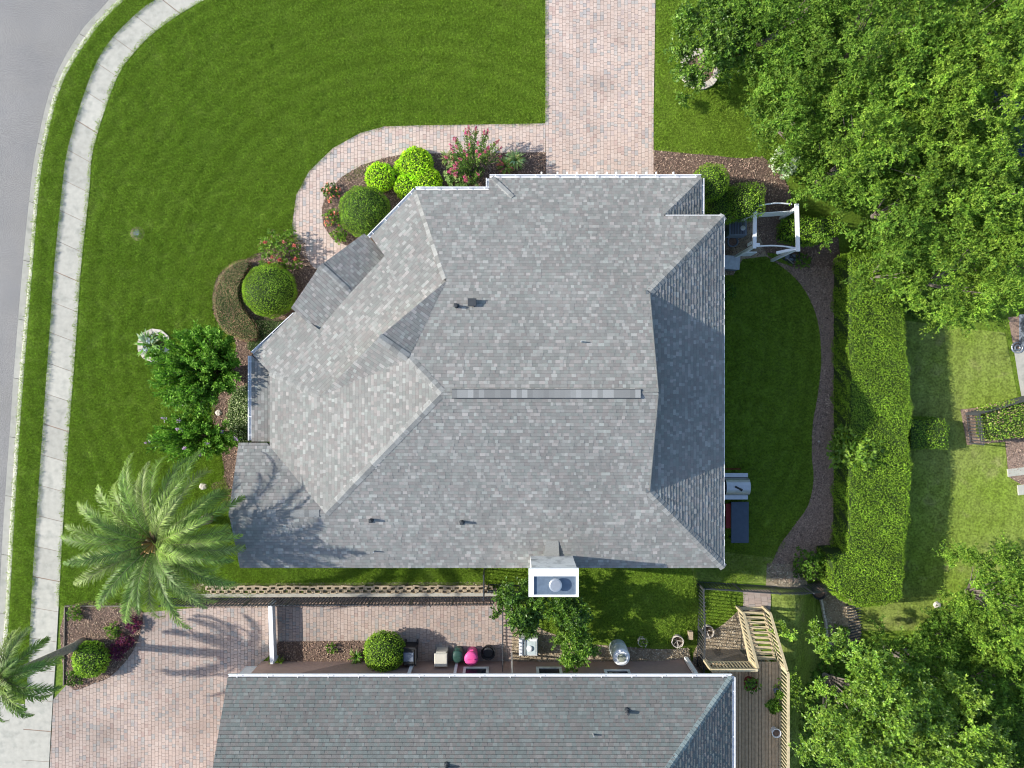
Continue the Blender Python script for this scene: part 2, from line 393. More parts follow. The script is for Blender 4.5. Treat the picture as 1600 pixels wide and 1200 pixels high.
# sidewalk slabs, one part each
sw = tag(empty('sidewalk', (-20, 0, 0)), 'pale concrete sidewalk of jointed slabs beside the street', kind='structure')
MB().poly([(x, y, .020) for x, y in WL] + [(x, y, .020) for x, y in WR[::-1]]).build('slab_bed', M['path_soil'], sw)
def by_y(c, y):      # point of a curve at a given world y (falls with index)
    for a, b in zip(c[:-1], c[1:]):
        if (a[1] - y) * (b[1] - y) <= 0 and a[1] != b[1]:
            t = (y - a[1]) / (b[1] - a[1]); return (a[0] + (b[0] - a[0]) * t, y)
    return c[-1]
N_SL = 33
for k in range(N_SL):
    t0, t1 = k / N_SL, (k + 1) / N_SL
    gap = .006 / 1.25; jw = .13 if k % 5 == 3 else .035; l0, l1, r0, r1 = (arcpos(WL, t0 + gap * .05), arcpos(WL, t1 - gap * jw), arcpos(WR, t0 + gap * .05), arcpos(WR, t1 - gap * jw))
    lm, rm = arcpos(WL, (t0 + t1) / 2), arcpos(WR, (t0 + t1) / 2)
    dz = random.uniform(-.003, .003)
    MB().prism([(q.x, q.y) for q in (l0, lm, l1, r1, rm, r0)], .0, .036 + dz).build('slab', M['concrete'], sw)
# rolled kerb, cast segment by segment
kb = tag(empty('kerb', (-22, 0, 0)), 'pale rolled concrete kerb and gutter along the street', kind='structure')
N_K = 17
for k in range(N_K):
    mb = MB(); mt = MB(); q = 6
    for j in range(q):
        ta, tb = (k + j / q + (.003 if j == 0 else 0)) / N_K, (k + (j + 1) / q - (.004 if j == q - 1 else 0)) / N_K
        a = [arcpos(c, ta) for c in (CO, CM, CB)]; b = [arcpos(c, tb) for c in (CO, CM, CB)]
        def ring(p):
            o, m_, c = p; g = o.lerp(m_, .72)
            return [Vector((o.x, o.y, -.3)), Vector((o.x, o.y, -.122)), Vector((g.x, g.y, -.15)), Vector((m_.x, m_.y, -.03)), Vector((m_.x * .35 + c.x * .65, m_.y * .35 + c.y * .65, .012)), Vector((c.x, c.y, .015)), Vector((c.x, c.y, -.3))]
        ra, rb = ring(a), ring(b)
        for i in range(6): (mb if i < 3 else mt).poly([ra[i], rb[i], rb[i + 1], ra[i + 1]][::-1])
    seg = mb.build('kerb_segment', M['concrete'], kb); mt.build('kerb_top', M['curb_top'], seg)
# concrete driveway apron at the bottom left
ap = px_poly([(-25, 1092), (38.5, 1100), (31, 1340), (-60, 1340)])
tag(drape(ap, .03).build('driveway_apron', M['concrete']), 'concrete apron between the sidewalk and the street', kind='structure')

# ---------------------------------------------------------------- pavers
def paver_tint():
    r = random.random()
    if r < .74: b = random.choice([(.525, .41, .345), (.54, .435, .37), (.515, .40, .335), (.545, .435, .37)])
    elif r < .92: b = random.choice([(.45, .40, .36), (.42, .385, .35), (.46, .37, .33)])
    else: b = random.choice([(.38, .35, .33), (.46, .34, .29)])
    k = random.uniform(.96, 1.04); return tuple(c * k for c in b)
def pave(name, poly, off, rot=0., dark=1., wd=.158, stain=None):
    root = drape(poly, off).build(name, M['paver_bed']); tag(root, kind='structure')
    ca, sa = math.cos(-rot), math.sin(-rot)
    rg = Region([(x * ca - y * sa, x * sa + y * ca) for x, y in poly]); mb = MB()
    x = rg.x0; g = .004
    while x < rg.x1:
        y = rg.y0 - random.uniform(0, .2)
        while y < rg.y1:
            L = random.choice([.158, .158, .235, .235, .158 * .75])
            r = rg.cut(x + g, y + g, x + wd - g, y + L - g)
            if r:
                cx = sum(p[0] for p in r) / len(r); cy = sum(p[1] for p in r) / len(r); dz = random.uniform(0, .003)
                t = paver_tint(); wx = cx * math.cos(rot) - cy * math.sin(rot); wy = cx * math.sin(rot) + cy * math.cos(rot)
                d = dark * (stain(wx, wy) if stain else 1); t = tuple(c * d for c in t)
                def W(p, k, dz_):
                    qx, qy = cx + (p[0] - cx) * k, cy + (p[1] - cy) * k
                    X = qx * math.cos(rot) - qy * math.sin(rot); Y = qx * math.sin(rot) + qy * math.cos(rot)
                    return (X, Y, T(X, Y) + off + dz_)
                top = [W(p, .965, .011 + dz) for p in r]; bot = [W(p, 1, .002) for p in r]
                mb.poly(top, t)
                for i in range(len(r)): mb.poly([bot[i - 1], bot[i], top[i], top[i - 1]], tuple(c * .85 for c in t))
            y += L
        x += wd
    o = mb.build('paver', M['paver'], root); o['kind'] = 'stuff'; return root
SPOTS = [(random.uniform(1.6, 6.6), random.uniform(8.8, 18), random.uniform(.15, .5), random.uniform(.08, .22)) for _ in range(16)] + [(random.uniform(-21, -12), random.uniform(-18, -10.5), random.uniform(.2, .8), random.uniform(.06, .18)) for _ in range(26)]
def spot(x, y):
    v = 1.
    for sx_, sy_, sr_, sa_ in SPOTS:
        d_ = ((x - sx_) ** 2 + (y - sy_) ** 2) / (sr_ * sr_)
        if d_ < 4: v *= 1 - sa_ * math.exp(-d_)
    return v
def st1(x, y):
    d = math.exp(-((x - 2.6) ** 2) / 1.2) * .10 * (1 if y > 9 else .6)
    return spot(x, y) * 1 * (1 - d * (0.5 + 0.5 * math.sin(y * 2.1 + x * 3.7)) - .03 * math.sin(x * 1.3 + y * .8))
drive = px_poly([(852, -110), (852, 193), (853, 250), (853, 305), (1021, 305), (1021, 180), (1026, -110)])
d1 = pave('driveway', drive, .012, stain=st1); tag(d1, 'pink and cream paver driveway leading to the garage')
walk = [(852, 193), (740, 195), (660, 196), (600, 198), (563, 208), (520, 232), (483, 268), (463, 305), (457, 350), (459, 372), (470, 396), (492, 420), (560, 420), (560, 380), (541, 384), (520, 374), (505, 352), (503, 325), (512, 300), (535, 276), (566, 258), (605, 246), (640, 240), (700, 240), (852, 238)]
w1 = pave('garden_walk', px_poly(walk), .016); tag(w1, 'curved pink paver walk from the driveway to the front door')
def st2(x, y): return spot(x, y) * (.86 + .07 * math.sin(x * .9 + y * .5) + .04 * math.sin(x * 3.1 - y * 2.3)) * (1.05 if y < -16 else 1)
nd = px_poly([(104, 1070), (150, 1062), (200, 1030), (215, 985), (214, 958), (330, 947), (780, 944), (800, 950), (800, 1003), (440, 1002), (420, 1025), (396, 1045), (396, 1330), (76, 1330), (78, 1200), (84, 1092)])
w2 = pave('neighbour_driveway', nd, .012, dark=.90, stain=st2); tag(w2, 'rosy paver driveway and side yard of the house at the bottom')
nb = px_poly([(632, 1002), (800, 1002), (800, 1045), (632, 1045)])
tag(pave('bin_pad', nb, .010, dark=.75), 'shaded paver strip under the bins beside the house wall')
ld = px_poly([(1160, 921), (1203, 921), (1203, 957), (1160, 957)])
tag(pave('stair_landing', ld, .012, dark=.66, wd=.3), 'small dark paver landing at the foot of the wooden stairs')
# square-edge border course of the walk and driveway
# ---------------------------------------------------------------- beds of mulch and bare soil
def chips(parent_name, poly, off, n_m2, cols, size=(.03, .09)):
    rg = Region(poly); area = (rg.x1 - rg.x0) * (rg.y1 - rg.y0); n = int(area * n_m2)
    X = rng.uniform(rg.x0, rg.x1, n); Y = rng.uniform(rg.y0, rg.y1, n)
    k = np.array([inside(rg.p, a, b) for a, b in zip(X, Y)], bool); X = X[k]; Y = Y[k]; n = len(X)
    if n == 0: return None
    Z = np.array([T(a, b) for a, b in zip(X, Y)]) + off + rng.uniform(.004, .03, n)
    an = rng.uniform(0, math.pi, n); L = rng.uniform(*size, n) / 2; W_ = L * rng.uniform(.2, .5, n)
    tl = rng.normal(0, .3, n)
    d = np.stack([np.cos(an), np.sin(an), tl], 1); e = np.stack([-np.sin(an), np.cos(an), rng.normal(0, .3, n)], 1)
    C = np.stack([X, Y, Z], 1); V = np.stack([C - d * L[:, None] - e * W_[:, None], C + d * L[:, None] - e * W_[:, None], C + d * L[:, None] + e * W_[:, None], C - d * L[:, None] + e * W_[:, None]], 1)
    pal = np.array(cols); t = pal[rng.integers(0, len(pal), n)] * rng.uniform(.7, 1.25, (n, 1))
    return V, t
MUL = [(.30, .20, .14), (.20, .13, .095), (.42, .31, .22), (.12, .08, .06), (.36, .24, .18)]
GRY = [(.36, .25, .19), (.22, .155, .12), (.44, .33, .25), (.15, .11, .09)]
SND = [(.45, .38, .27), (.33, .26, .17), (.25, .2, .13), (.52, .46, .35)]
beds = {
 'front': ([(853, 238), (700, 240), (640, 240), (605, 246), (566, 258), (535, 276), (512, 300), (503, 325), (505, 352), (520, 374), (541, 384), (580, 395), (680, 330), (853, 310)], MUL, 'mulch_bed', 'mulch bed between the curved walk and the front of the house'),
 'left': ([(474, 376), (448, 380), (400, 396), (380, 408), (345, 425), (332, 462), (338, 500), (370, 540), (345, 600), (330, 650), (345, 700), (350, 745), (330, 760), (365, 800), (400, 700), (440, 640), (470, 500), (520, 430), (492, 420), (480, 400)], MUL, 'mulch_bed', 'mulch bed wrapping the left corner of the house'),
 'right': ([(1021, 235), (1085, 241), (1160, 248), (1190, 245), (1215, 262), (1240, 330), (1310, 372), (1320, 420), (1308, 436), (1240, 430), (1236, 400), (1200, 395), (1160, 402), (1145, 430), (1120, 430), (1120, 300), (1021, 300)], MUL, 'mulch_bed', 'brown mulch bed right of the driveway and round the white arbor'),
 'path': ([(1195, 398), (1240, 418), (1310, 425), (1330, 500), (1330, 900), (1275, 905), (1205, 903), (1210, 870), (1240, 822), (1262, 790), (1271, 750), (1268, 710), (1270, 660), (1277, 620), (1283, 560), (1277, 500), (1258, 455), (1232, 425)], GRY, 'path_soil', 'grey mulch path between the shaded lawn and the tall hedge'),
 'drivebed': ([(103, 948), (214, 948), (220, 985), (205, 1022), (175, 1055), (150, 1066), (106, 1070)], MUL, 'mulch_bed', 'planting bed beside the sidewalk at the foot of the leaning palm'),
 'fenceside': ([(437, 1002), (632, 1000), (632, 1040), (418, 1040), (425, 1015)], MUL, 'mulch_bed', 'mulch strip under the pink wall left of the round shrub'),
 'wallside': ([(800, 955), (850, 985), (905, 1005), (1075, 1012), (1083, 1045), (1083, 1050), (800, 1050)], SND, 'dirt', 'bare sandy strip at the foot of the pink house wall'),
 'corner': ([(1090, 1005), (1130, 975), (1165, 950), (1180, 1000), (1190, 1042), (1090, 1045)], SND, 'dirt', 'worn sandy ground beside the wooden stairs'),
 'side': ([(1278, 905), (1315, 900), (1330, 935), (1345, 985), (1330, 1010), (1300, 1015), (1290, 975), (1280, 935)], SND, 'dirt', 'bare ground right of the stone edging'),
 'gap': ([(1198, 880), (1245, 880), (1262, 915), (1196, 915)], SND, 'dirt', 'pale sandy patch above the black fence'),
 'fencefoot': ([(290, 930), (783, 926), (783, 946), (330, 949), (290, 948)], GRY, 'path_soil', 'dark soil strip standing in for the shadow under the long black fence'),  # ground shadow of the fence put in as dark soil
 'walltop': ([(300, 911), (760, 909), (760, 930), (300, 931)], SND, 'dirt', 'sandy strip behind the retaining wall blocks'),
 'rightbed': ([(1500, 640), (1600, 628), (1700, 620), (1700, 720), (1600, 760), (1575, 745), (1570, 690), (1510, 695)], GRY, 'path_soil', 'grey soil under the clipped hedge at the right edge'),
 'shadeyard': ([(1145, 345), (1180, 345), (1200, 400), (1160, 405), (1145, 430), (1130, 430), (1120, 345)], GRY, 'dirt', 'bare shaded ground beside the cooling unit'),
}
offs = .024
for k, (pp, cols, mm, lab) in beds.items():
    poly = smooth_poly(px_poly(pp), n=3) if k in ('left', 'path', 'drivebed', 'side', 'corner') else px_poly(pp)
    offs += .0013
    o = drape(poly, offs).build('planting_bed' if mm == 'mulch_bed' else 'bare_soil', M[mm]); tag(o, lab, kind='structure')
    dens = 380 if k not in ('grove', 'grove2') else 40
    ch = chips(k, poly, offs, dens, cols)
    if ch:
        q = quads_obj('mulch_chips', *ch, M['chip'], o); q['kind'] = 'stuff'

# ---------------------------------------------------------------- grass blades (stuff)
def tuft(name, m, h=.05, n=34, rad=.16):
    mb = MB()
    for _ in range(n):
        a = random.uniform(0, 6.283); r = rad * math.sqrt(random.random()); x, y = r * math.cos(a), r * math.sin(a)
        b = random.uniform(0, 6.283); wd = random.uniform(.006, .011); hh = h * random.uniform(.6, 1.3); ln = hh * random.uniform(.2, 1.0); c = random.uniform(0, 6.283)
        mb.poly([(x - math.cos(b) * wd, y - math.sin(b) * wd, 0), (x + math.cos(b) * wd, y + math.sin(b) * wd, 0), (x + math.cos(c) * ln, y + math.sin(c) * ln, hh)])
    me = bpy.data.meshes.new(name); me.from_pydata(mb.v, [], mb.f); me.materials.append(m); me.update()
    return bpy.data.objects.new(name, me)
def scatter(o, src, dens, seed=0):
    ng = bpy.data.node_groups.new('scatter', 'GeometryNodeTree')
    ng.interface.new_socket('Geometry', in_out='INPUT', socket_type='NodeSocketGeometry'); ng.interface.new_socket('Geometry', in_out='OUTPUT', socket_type='NodeSocketGeometry')
    n = ng.nodes; l = ng.links; gi = n.new('NodeGroupInput'); go = n.new('NodeGroupOutput')
    d = n.new('GeometryNodeDistributePointsOnFaces'); d.inputs['Density'].default_value = dens; d.inputs['Seed'].default_value = seed
    oi = n.new('GeometryNodeObjectInfo'); oi.inputs['Object'].default_value = src
    ip = n.new('GeometryNodeInstanceOnPoints')
    rv = n.new('FunctionNodeRandomValue'); rv.data_type = 'FLOAT_VECTOR'; rv.inputs[0].default_value = (-.12, -.12, 0); rv.inputs[1].default_value = (.12, .12, 6.283)
    rs = n.new('FunctionNodeRandomValue'); rs.data_type = 'FLOAT'; rs.inputs[2].default_value = .7; rs.inputs[3].default_value = 1.3
    l.new(gi.outputs[0], d.inputs[0]); l.new(d.outputs['Points'], ip.inputs['Points']); l.new(oi.outputs['Geometry'], ip.inputs['Instance'])
    l.new(rv.outputs[0], ip.inputs['Rotation']); l.new(rs.outputs[1], ip.inputs['Scale']); l.new(ip.outputs[0], go.inputs[0])
    md = o.modifiers.new('scatter', 'NODES'); md.node_group = ng
tf1 = tuft('grass_tuft', M['grass'], .04, 26); tf2 = tuft('worn_grass_tuft', M['grass_dry'], .035, 22)
verge = [tuple(p) for p in CB if p[1] > -14.4] + [tuple(p) for p in WL[::-1] if p[1] > -14.3]
front = [tuple(p) for p in WR[:72]] + px_poly([(93, 943), (290, 945), (420, 922), (780, 915), (830, 912), (830, 880), (360, 870), (365, 790), (348, 745), (343, 700), (330, 650), (344, 600), (368, 548), (337, 505), (330, 462), (343, 423), (380, 405), (448, 378), (470, 374), (458, 372), (455, 350), (461, 305), (481, 267), (518, 230), (562, 206), (600, 196), (740, 193), (850, 191), (850, -110)])
right1 = px_poly([(1028, -110), (1023, 180), (1021, 235), (1085, 241), (1160, 248), (1190, 245), (1215, 262), (1260, 200), (1260, -110)])
shade = smooth_poly(px_poly([(1110, 430), (1150, 415), (1195, 400), (1232, 425), (1258, 455), (1277, 500), (1283, 560), (1277, 620), (1270, 660), (1268, 710), (1271, 750), (1262, 790), (1240, 822), (1205, 878), (1100, 880)]), n=3)
bott = px_poly([(860, 880), (1085, 880), (1085, 1000), (905, 1003), (850, 985), (845, 930)])
encl = px_poly([(1088, 918), (1160, 918), (1160, 950), (1130, 975), (1092, 1000)])
encl2 = px_poly([(1204, 918), (1275, 925), (1292, 1000), (1310, 1060), (1310, 1230), (1222, 1230), (1222, 1040), (1205, 957)])
worn = px_poly([(1075, 872), (1208, 872), (1200, 912), (1085, 912)])
ryard = px_poly([(1405, 500), (1570, 520), (1590, 620), (1505, 640), (1512, 695), (1570, 690), (1575, 745), (1700, 760), (1700, 890), (1520, 900), (1440, 985), (1345, 985), (1330, 935), (1405, 900)])
isl = px_poly([(540, 272), (566, 258), (600, 247), (575, 275), (540, 285)])
for i, (pl, src, lab, dn) in enumerate([(verge, tf1, 'narrow strip of mown grass between kerb and sidewalk', 130), (front, tf1, 'thick green grass of the front lawn', 130), (right1, tf1, 'green grass right of the driveway', 120),
        (shade, tf1, 'shaded grass between the house and the tall hedge', 120), (bott, tf1, 'grass below the chimney', 120), (encl, tf1, 'bright grass inside the black fence', 120), (encl2, tf2, 'worn grass in the shadow of the stair railing', 90),
        (worn, tf2, 'dry yellowish grass at the lower right corner of the roof', 110), (ryard, tf2, 'patchy grass beyond the tall hedge', 100), (isl, tf1, 'sliver of grass between the curved walk and the yellow shrubs', 120)]):
    if i in (0, 1):
        o = MB().prism(pl, -.02, .06 if i else .085).build('grass', src.data.materials[0])
    else: o = drape(pl, .005).build('grass', src.data.materials[0])
    for _x in ():
        pass
    0; tag(o, lab, 'grass', kind='stuff'); scatter(o, src, dn, i)
for mm, pl in (('grass_dry', ryard), ('grass_dry', worn), ('grass_dry', encl2)):
    o = drape(pl, .012).build('worn_lawn', M[mm]); tag(o, kind='structure')
dp = px_poly([(1560, 690), (1640, 680), (1640, 745), (1575, 750)])

# ---------------------------------------------------------------- roofs
def shingle_tint(pal):
    r = random.random()
    k = 1. if pal is PAL_A else .6
    if r < .08: b = 1 + random.uniform(.26, .46) * k
    elif r < .28: b = 1 + random.uniform(.10, .26) * k
    else: b = 1 + random.uniform(-.15, .05) * k
    c = random.choice(pal); return tuple(q * b for q in c)
PAL_A = [(.217, .219, .206), (.221, .217, .205), (.228, .216, .204), (.213, .223, .208), (.211, .212, .200)]
PAL_B = [(.135, .148, .142), (.140, .148, .140), (.148, .144, .136), (.132, .150, .143), (.144, .140, .134)]
def roof_slope(parent, plane, poly, pal=PAL_A, udir=None, name='roof_slope', exposure=.143, thick=.019, deck=.16):
    a, b, c = plane
    Z = lambda x, y: a * x + b * y + c
    n = Vector((-a, -b, 1)).normalized()
    g = Vector((a, b, 0)); up = Vector((a, b, a * a + b * b)).normalized() if g.length > 1e-6 else Vector((0, 1, 0))
    u = up.cross(n).normalized()
    O = Vector((poly[0][0], poly[0][1], Z(*poly[0][:2])))
    # shift so courses start at the lowest vertex
    pts = [Vector((p[0], p[1], Z(p[0], p[1]))) for p in poly]
    uv = [((p - O).dot(u), (p - O).dot(up)) for p in pts]
    rg = Region(uv); dk = MB(); xy = [(p[0], p[1]) for p in poly]
    dk.prism(xy, lambda x, y: Z(x, y) - deck, lambda x, y: Z(x, y) - .004)
    root = dk.build(name, M['felt'], parent)
    mb = MB(); v = rg.y0 - .01
    while v < rg.y1:
        x = rg.x0 - random.uniform(0, .3)
        while x < rg.x1:
            L = random.choice([.09, .12, .14, .16, .18, .22]); th = thick * random.choice([.75, .85, 1.3])
            r = rg.cut(x, v, x + L, v + exposure)
            if r:
                t = shingle_tint(pal)
                def Q(p, base=0): 
                    hh = th * (1 - (p[1] - v) / exposure) + .003
                    return O + u * p[0] + up * p[1] + n * (hh if not base else 0)
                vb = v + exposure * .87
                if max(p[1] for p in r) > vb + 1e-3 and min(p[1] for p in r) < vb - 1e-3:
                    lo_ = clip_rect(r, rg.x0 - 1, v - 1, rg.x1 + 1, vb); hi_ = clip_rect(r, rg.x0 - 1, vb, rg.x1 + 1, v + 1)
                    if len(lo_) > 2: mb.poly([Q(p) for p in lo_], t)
                    if len(hi_) > 2: mb.poly([Q(p) for p in hi_], tuple(q * .60 for q in t))  # darker top band paints in the shadow under the next course
                else: mb.poly([Q(p) for p in r], t)
                m_ = len(r)
                for i in range(m_):
                    p0, p1 = r[i - 1], r[i]
                    if abs(p0[1] - p1[1]) < 1e-4 and abs(p0[1] - v) < 1e-3: mb.poly([Q(p0, 1), Q(p1, 1), Q(p1), Q(p0)], tuple(q * .45 for q in t))  # front edge darkened to paint the course shadow line
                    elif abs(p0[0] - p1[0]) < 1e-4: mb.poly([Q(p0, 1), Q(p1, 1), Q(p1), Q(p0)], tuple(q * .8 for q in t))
            x += L
        v += exposure
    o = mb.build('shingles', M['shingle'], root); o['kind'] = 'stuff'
    return root
def plane3(p, q, r):
    p, q, r = Vector(p), Vector(q), Vector(r); n = (q - p).cross(r - p); 
    a, b = -n.x / n.z, -n.y / n.z; return (a, b, p.z - a * p.x - b * p.y)
def cap_mesh(name, m, half=.15, drop=.05, L=.21):
    mb = MB(); t = .02
    pr = [(-half, -drop), (0, 0), (half, -drop)]
    for k in (0, 1):
        (y0, z0), (y1, z1) = pr[k], pr[k + 1]
        mb.poly([(0, y0, z0 + t), (L, y0, z0 + .004), (L, y1, z1 + .004), (0, y1, z1 + t)][::-1])
    mb.poly([(0, -half, -drop - .01), (0, -half, -drop + t), (0, 0, t), (0, half, -drop + t), (0, half, -drop - .01), (0, 0, -.01)])
    mb.poly([(0, -half, -drop - .01), (L, -half, -drop - .01), (L, -half, -drop + .004), (0, -half, -drop + t)])
    mb.poly([(0, half, -drop - .01), (0, half, -drop + t), (L, half, -drop + .004), (L, half, -drop - .01)])
    me = bpy.data.meshes.new(name); me.from_pydata(mb.v, [], mb.f); me.materials.append(m); me.update(); return me
CAPM = cap_mesh('ridge_cap', M['cap'], half=.17); CAPM2 = cap_mesh('ridge_cap_green', M['cap2'], half=.14); CAPM3 = cap_mesh('ridge_cap_flat', M['cap'], drop=.03)
def caps(parent, a, b, me=None, step=.19, dz=.012, group=None):
    """caps from the low end a to the high end b"""
    me = me or CAPM; a = Vector(a); b = Vector(b); d = (b - a).normalized(); sdv = Vector((0, 0, 1)).cross(d).normalized(); n = d.cross(sdv)
    k = int((b - a).length / step)
    for i in range(k):
        o = bpy.data.objects.new('ridge_cap', me); o.parent = parent; COL.objects.link(o)
        o.matrix_local = Matrix.Translation(a + d * (i * step) + Vector((0, 0, dz)) - parent.location) @ Matrix((d, sdv, n)).transposed().to_4x4() @ Matrix.Rotation(random.uniform(-.02, .02), 4, 'Z')

house = empty('house', (0, 0, 0), 'large house with a light grey shingled hip roof and white chimney', 'house')
p = .42
Sg = (0, p, 3.05 + p * 7.65); Ng = (0, -p, 3.05 + p * 7.01); Eg = (-p, 0, 3.05 + p * 8.83); Wg = (p, 0, 7.2304); Dg = (.297, -.297, 6.13)
ZP = lambda pl, x, y: pl[0] * x + pl[1] * y + pl[2]
Pp = (-2.62, -.32); Cc = (-3.92, .98); Qq = (-7.74, -.50); Kk = (-10.1, .478); Aa = (-2.61, 4.13)
E0 = (-4.07, 8.217); Lc = (-11.0, 1.25)
Bb = P(592, 527, 5.6)
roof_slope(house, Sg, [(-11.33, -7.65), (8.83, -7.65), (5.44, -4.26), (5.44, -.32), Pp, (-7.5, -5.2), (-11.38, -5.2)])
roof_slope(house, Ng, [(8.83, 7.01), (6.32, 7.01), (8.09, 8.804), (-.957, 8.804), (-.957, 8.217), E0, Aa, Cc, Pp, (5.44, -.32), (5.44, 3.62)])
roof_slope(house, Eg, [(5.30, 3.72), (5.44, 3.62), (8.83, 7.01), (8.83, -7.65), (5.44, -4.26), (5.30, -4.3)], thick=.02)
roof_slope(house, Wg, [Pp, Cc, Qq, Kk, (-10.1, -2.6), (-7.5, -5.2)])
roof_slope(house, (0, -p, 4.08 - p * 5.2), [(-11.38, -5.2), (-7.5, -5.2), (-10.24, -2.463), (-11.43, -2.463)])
def onD(px, py):
    q_ = P(px, py, 3)
    for _ in range(10): q_ = P(px, py, ZP(Dg, q_.x, q_.y))
    return (q_.x, q_.y)
NA, NB, NC, ND = onD(583, 373), onD(601, 400), onD(499, 515), onD(462, 487)
tD = lambda q_: ((q_[0] + 11.0) + (q_[1] - 1.25)) / ((E0[0] + 11.0) + (E0[1] - 1.25))
onE = lambda q_: (-11.0 + (E0[0] + 11.0) * tD(q_), 1.25 + (E0[1] - 1.25) * tD(q_))
NG = onD(547, 459)
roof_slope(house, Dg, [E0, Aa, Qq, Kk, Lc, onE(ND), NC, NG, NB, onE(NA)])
MB().poly([(*NB, 1.9), (*NC, 1.9), (*NC, ZP(Dg, *NC) - .1), (*NB, ZP(Dg, *NB) - .1)]).build('gable_wall', M['stucco'], house)
A3 = (Aa[0], Aa[1], ZP(Ng, *Aa)); C3 = (Cc[0], Cc[1], ZP(Wg, *Cc)); Q3 = (Qq[0], Qq[1], ZP(Wg, *Qq)); B3 = tuple(Bb)
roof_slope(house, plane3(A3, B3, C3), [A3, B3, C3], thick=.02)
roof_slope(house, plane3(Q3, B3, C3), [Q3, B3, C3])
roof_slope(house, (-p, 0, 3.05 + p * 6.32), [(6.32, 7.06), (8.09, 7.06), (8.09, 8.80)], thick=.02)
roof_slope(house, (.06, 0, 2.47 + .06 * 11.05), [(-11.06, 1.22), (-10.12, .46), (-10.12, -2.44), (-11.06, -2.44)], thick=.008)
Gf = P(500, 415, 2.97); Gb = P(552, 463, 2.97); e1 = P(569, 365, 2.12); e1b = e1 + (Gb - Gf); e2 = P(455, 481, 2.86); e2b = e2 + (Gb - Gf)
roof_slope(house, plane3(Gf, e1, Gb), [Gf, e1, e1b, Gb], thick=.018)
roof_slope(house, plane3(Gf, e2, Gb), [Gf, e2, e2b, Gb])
# walls
wl = MB(); wl.prism([(8.4, -7.2), (8.4, 6.6), (-3.1, 6.6), (-9.6, .1), (-9.6, -7.2)], T, 3.0)
wl.prism([(-11.0, -7.2), (-9.602, -7.2), (-9.602, -2.9), (-11.0, -2.9)], -.1, 2.95)
wl.prism([(7.6, 6.602), (7.6, 8.35), (-.55, 8.35), (-.55, 6.602)], -.1, 2.28)
wl.prism([(-.552, 6.602), (-.552, 7.8), (-4.0, 7.8), (-4.0, 6.602)], -.1, 2.42)
wl.prism([(-4.102, 7.5), (-3.2, 6.5), (-9.55, .2), (-9.9, 1.85)], -.1, 1.9)
wl.prism([(-10.65, .9), (-9.602, .5), (-9.602, -2.4), (-10.65, -2.4)], -.1, 2.3)
wl.build('wall', M['stucco'], house)
gw = MB(); gw.poly([(5.30, 3.5, 4.5), (5.30, -4.15, 4.5), (5.30, -.32, 6.1)]); gw.build('gable_wall', M['stucco'], house)
gw = MB(); gw.poly([(-11.0, -7.2, 2.95), (-11.0, -2.9, 2.95), (-11.0, -5.2, 3.95)]); gw.build('gable_wall', M['stucco'], house)
g3 = [Vector(A3) + Vector((.02, -.02, -.1)), Vector(Q3) + Vector((.05, -.05, -.1)), Vector(B3) + Vector((.07, -.07, -.12))]
MB().poly(g3).build('gable_wall', M['stucco'], house)
MB().poly([e1 + Vector((.2, -.2, -.1)), Gf + Vector((.2, -.2, -.1)), e2 + Vector((.2, -.2, -.1))]).build('gable_wall', M['stucco'], house)
for e in (e1, e2, ):
    q = e * .93 + Gf * .07; MB().tube([(q.x + .15, q.y - .15, 0), (q.x + .15, q.y - .15, 2.0)], .14, n=10).build('porch_column', M['trim'], house)
# caps
C = lambda pl, x, y: Vector((x, y, ZP(pl, x, y)))
caps(house, C(Eg, 8.83, 7.01), C(Eg, 5.44, 3.62)); caps(house, C(Eg, 8.83, -7.65), C(Eg, 5.44, -4.26))
caps(house, C(Sg, -7.5, -5.2), C(Sg, *Pp)); caps(house, C3, C(Ng, *Pp))
caps(house, B3, C3)
caps(house, C(Dg, *E0), A3); caps(house, C(Ng, 8.09, 8.80), C(Ng, 6.32, 7.03)); caps(house, C(Wg, *Kk), Q3, CAPM3)
caps(house, Gf, Gb - (Gb - Gf) * .12, CAPM3); caps(house, C(Ng, -.9, 8.78), C(Ng, -.9, 8.78) + Vector((.95, -1.0, .42)), CAPM3, dz=.03); caps(house, C(Sg, -11.38, -5.2), C(Sg, -7.6, -5.2), CAPM3)
